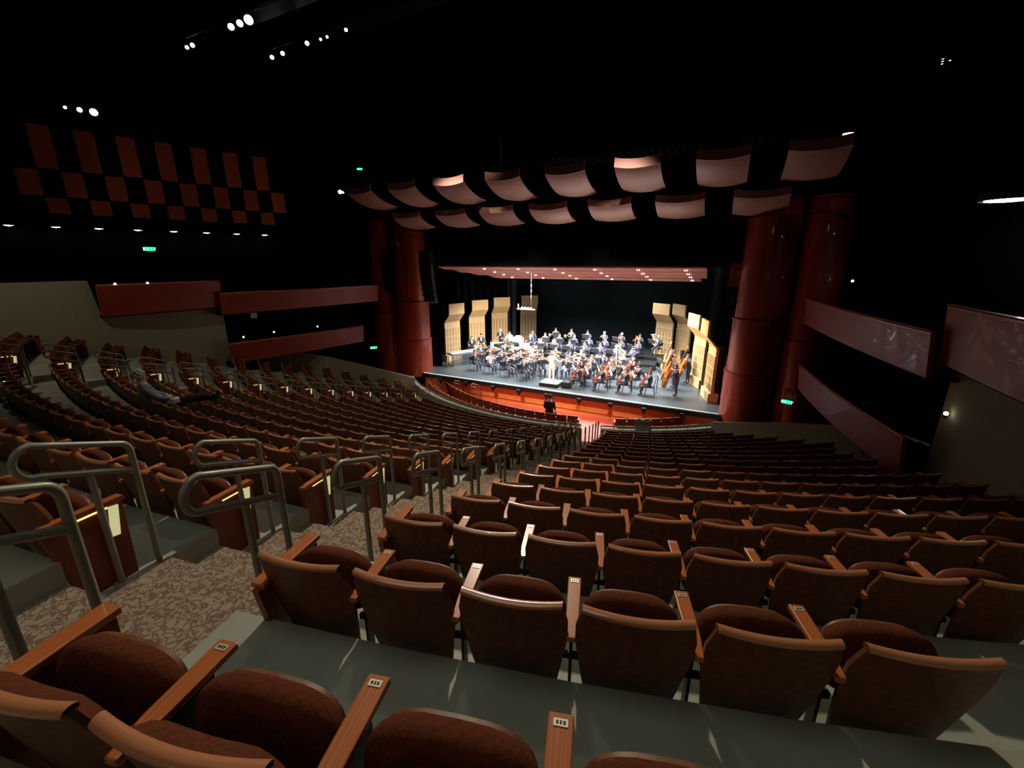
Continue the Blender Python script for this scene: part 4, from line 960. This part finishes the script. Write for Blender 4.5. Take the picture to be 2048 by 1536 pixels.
def drum(name, x, y, r_, h, z, m, lab, cat, vert=False):
    root = link(name, None, None, (x, y, SZ)); tag(root, lab, cat)
    if vert:
        rot = Matrix.Translation((0, 0, z)) @ Matrix.Rotation(R(80), 4, 'X') @ Matrix.Rotation(R(10), 4, 'Y')
        mb = MB(); mb.lathe([(r_, -h / 2), (r_ * 1.02, -h / 2 + .02), (r_, -h / 2 + .04), (r_, h / 2)], 24, 0, rot); link('shell', mb.mesh('shell', m, smooth=True), root)
        mb = MB(); mb.lathe([(0, -h / 2), (r_, -h / 2)], 24, 0, rot); mb.lathe([(0, h / 2), (r_, h / 2)], 24, 0, rot); link('drum_head', mb.mesh('drum_head', M_paper), root)
        mb = MB(); mb.tube([(-r_, 0, 0), (-r_ * .8, 0, z), (-r_, .3, 0)], .02); mb.tube([(r_, 0, 0), (r_ * .8, 0, z), (r_, .3, 0)], .02); link('cradle', mb.mesh('cradle', M_black), root)
    else:
        mb = MB(); mb.lathe([(.05, z - h), (r_ * .7, z - h * .75), (r_ * .97, z - h * .35), (r_, z)], 24); link('bowl', mb.mesh('bowl', m, smooth=True), root)
        mb = MB(); mb.lathe([(0, z + .005), (r_, z + .005), (r_ * 1.02, z - .02)], 24); link('drum_head', mb.mesh('drum_head', M_paper, smooth=True), root)
        mb = MB()
        for a in (0, 2.1, 4.2): mb.tube([(r_ * cos(a), r_ * sin(a), z - .03), (r_ * .8 * cos(a), r_ * .8 * sin(a), 0)], .015)
        link('frame', mb.mesh('frame', M_black), root)
for i, (x, y) in enumerate(((-5.3, 27.6), (-4.55, 27.9), (-5.0, 28.5), (-4.2, 28.7))): drum('timpani', x, y, .35 + .03 * (i % 2), .5, .84, M_cop, 'copper timpani left of the winds, %s of the four' % ORD[i], 'timpani')
drum('bass_drum', -6.6, 30.6, .48, .4, .75, M_varnb, 'large bass drum on a cradle at the back left', 'bass drum', True)
drum('snare_drum', -7.0, 28.0, .18, .15, .8, M_silver, 'small silver snare drum among the left percussion', 'snare drum')
PL = [(-8.2, 26.1, 'behind the long marimba'), (-8.1, 27.3, 'behind the xylophone'), (-7.9, 30.0, 'at the left covered table'), (-6.7, 29.3, 'between the two covered tables'), (-5.2, 30.4, 'at the rear covered table'), (-4.9, 29.4, 'behind the copper timpani')]
for i, (x, y, wh) in enumerate(PL): musician('perc', 'standing percussionist in black ' + wh, (x, y, SZ), R(-150 - 10 * i) + pi * 2, white=i == 3)
# black keyboard / piano
root = link('grand_piano', None, None, (-6.3, 27.9, SZ), (0, 0, R(-35))); tag(root, 'black grand piano behind the left violins', 'piano')
pp = [(-.75, -.7), (.75, -.7), (.75, .0), (.62, .35), (.3, .6), (.15, 1.0), (-.2, 1.2), (-.6, 1.15), (-.75, .9)]
mb = MB(); mb.prism(pp, 2, .62, .95); link('case', mb.mesh('case', M_black, bevel=.01), root)
mb = MB(); mb.box((0, -.78, .72), (1.3, .18, .03)); link('keyboard', mb.mesh('keyboard', M_paper), root)
for x, y in ((-.6, -.5), (.6, -.5), (-.3, .9)): mb = MB(); mb.tube([(x, y, 0), (x, y, .62)], [.035, .06]); link('leg', mb.mesh('leg', M_black), root)
# conductor
root = link('conductor_podium', None, None, (PX, PY, SZ)); tag(root, 'white edged conductor podium with black rail posts at the stage front', 'podium')
mb = MB(); mb.box((0, 0, .1), (1.15, 1.0, .18)); link('platform', mb.mesh('platform', M_black, bevel=.01), root); mb = MB(); mb.box((0, 0, .2), (1.1, .95, .02)); link('platform_top', mb.mesh('platform_top', M_cloth), root)
mb = MB()
for x in (-.52, .52): mb.tube([(x, -.45, .0), (x, -.45, .95)], .013)
link('rail_post', mb.mesh('rail_post', M_black), root)
o = link('person', BODY_C, None, (PX, PY, SZ + .21)); tag(o, 'conductor in a white suit standing on the podium with raised arms', 'person'); link('hair', HAIR['conduct'][1], o)
m1 = MB(); m1.tube([(0, 0, 0), (.0, .34, .06)], [.006, .003], 5); tag(link('baton', m1.mesh('baton', M_wshirt), None, (PX + .44, PY + .42, SZ + .21 + 1.2)), 'thin white baton in the conductor right hand', 'baton')
o = stand.put('conductor low music stand in front of the podium', 'music stand', 'music stands on stage', (PX, PY + .95, SZ)); 
for i, (x, y) in enumerate(((-1.2, 22.0), (PX + .95, 22.2))): 
    if i: mb = MB(); mb.box((0, 0, .16), (.5, .35, .32), 0, Euler((R(-12), 0, 0))); tag(link('floor_monitor', mb.mesh('floor_monitor', M_black, bevel=.03), None, (x, y, SZ)), 'small wedge on the floor right of the podium', 'floor monitor')
mb = MB(); mb.box((0, 0, .6), (.45, .4, 1.2)); mb.box((0, -.21, .6), (.38, .02, 1.1)); tag(link('loudspeaker', mb.mesh('loudspeaker', M_black, bevel=.02), None, (6.0, 30.2, SZ + 0), (0, 0, R(20))), 'black upright loudspeaker between the right shell towers', 'loudspeaker')

# ------------------------------------------------------------ audience members
P = dict(pelvis=V(0, .30, .46), waist=V(0, .18, .58), chest=V(0, .06, .76), upper=V(0, .0, .89), neck=V(0, -.01, .96), jaw=V(0, .03, 1.01), head=V(0, .03, 1.09), crown=V(0, .0, 1.165), look=V(0, 1, -.25))
for s, x in (('L', -1), ('R', 1)):
    P['sh' + s] = V(.18 * x, .02, .89); P['hp' + s] = V(.09 * x, .38, .46); P['kn' + s] = V(.10 * x, .78, .50 + .04 * x); P['an' + s] = V(.06 * x, 1.16, .42 + .05 * x); P['to' + s] = V(.08 * x, 1.20, .54 + .05 * x)
P.update(arms(((-.27, .18, .68), (-.10, .36, .62), (-.03, .38, .62)), ((.27, .18, .68), (.12, .36, .60), (.05, .40, .60))))
a = -6.3; me = person_mesh('person', P, M_denim, M_pants, shirt=M_denim)
o = link('person', me, None, pol(Rr(5) - .02, a, Fz(5) + .03), (0, 0, R(a - 12)), (1.12,) * 3); tag(o, 'grey haired person in blue grey shirt slouching with legs out in the left stalls', 'person')
link('hair', hair_mesh(P['head'], 0, M_hairg, 2), o)
P = seated(.05, arms(((-.235, .04, .80), (-.20, .24, .66), (-.16, .30, .64)), ((.235, .04, .80), (.20, .24, .66), (.16, .30, .64))))
me = person_mesh('person', P, M_pants, M_pants)
o = link('person', me, None, pol(10.72, 4.6, .06), (0, 0, R(4.6)), (1.15,) * 3); tag(o, 'dark silhouetted person with bushy hair seated in the front row', 'person')
link('hair', hair_mesh(P['head'], 0, M_hairk, 2), o)

# odds and ends along the front rail
mb = MB(); mb.grid(lambda u, v: ((u - .5) * .7, .16 * sin(v * pi * 1.6) - .05, .30 * cos(v * pi * .9) + .03 * sin(u * 13 + v * 5)), 12, 8, thick=.02, dirv=(0, 0, 1))
q = atZ(1286, 853, 1.22); tag(link('coat', mb.mesh('coat', mat('pale_cloth', (.30, .28, .24), .9), smooth=True), None, q, (0, 0, R(24))), 'pale coat draped over the front rail right of the aisle', 'coat')
root = link('folding_easel', None, None, atZ(1438, 868, .012)); tag(root, 'small white easel standing at the right end of the front rail', 'easel')
mb = MB(); mb.box((0, 0, .42), (.34, .02, .26), 0, Euler((R(-14), 0, 0))); link('board', mb.mesh('board', M_cloth), root)
for x, y in ((-.13, 0), (.13, 0), (0, .22)): mb = MB(); mb.tube([(x * .4, .02, .45), (x, y, 0)], .012, 6); link('leg', mb.mesh('leg', M_grey), root)
for i, (x, y) in enumerate(((918, 792), (952, 799))): RK.put('thin dark hand rail at the pit edge, %s of the left pair' % ('outer' if i == 0 else 'inner'), 'hand rail', None, atZ(x, y, .012), (0, 0, R(-20)), (.8, 1, .9))
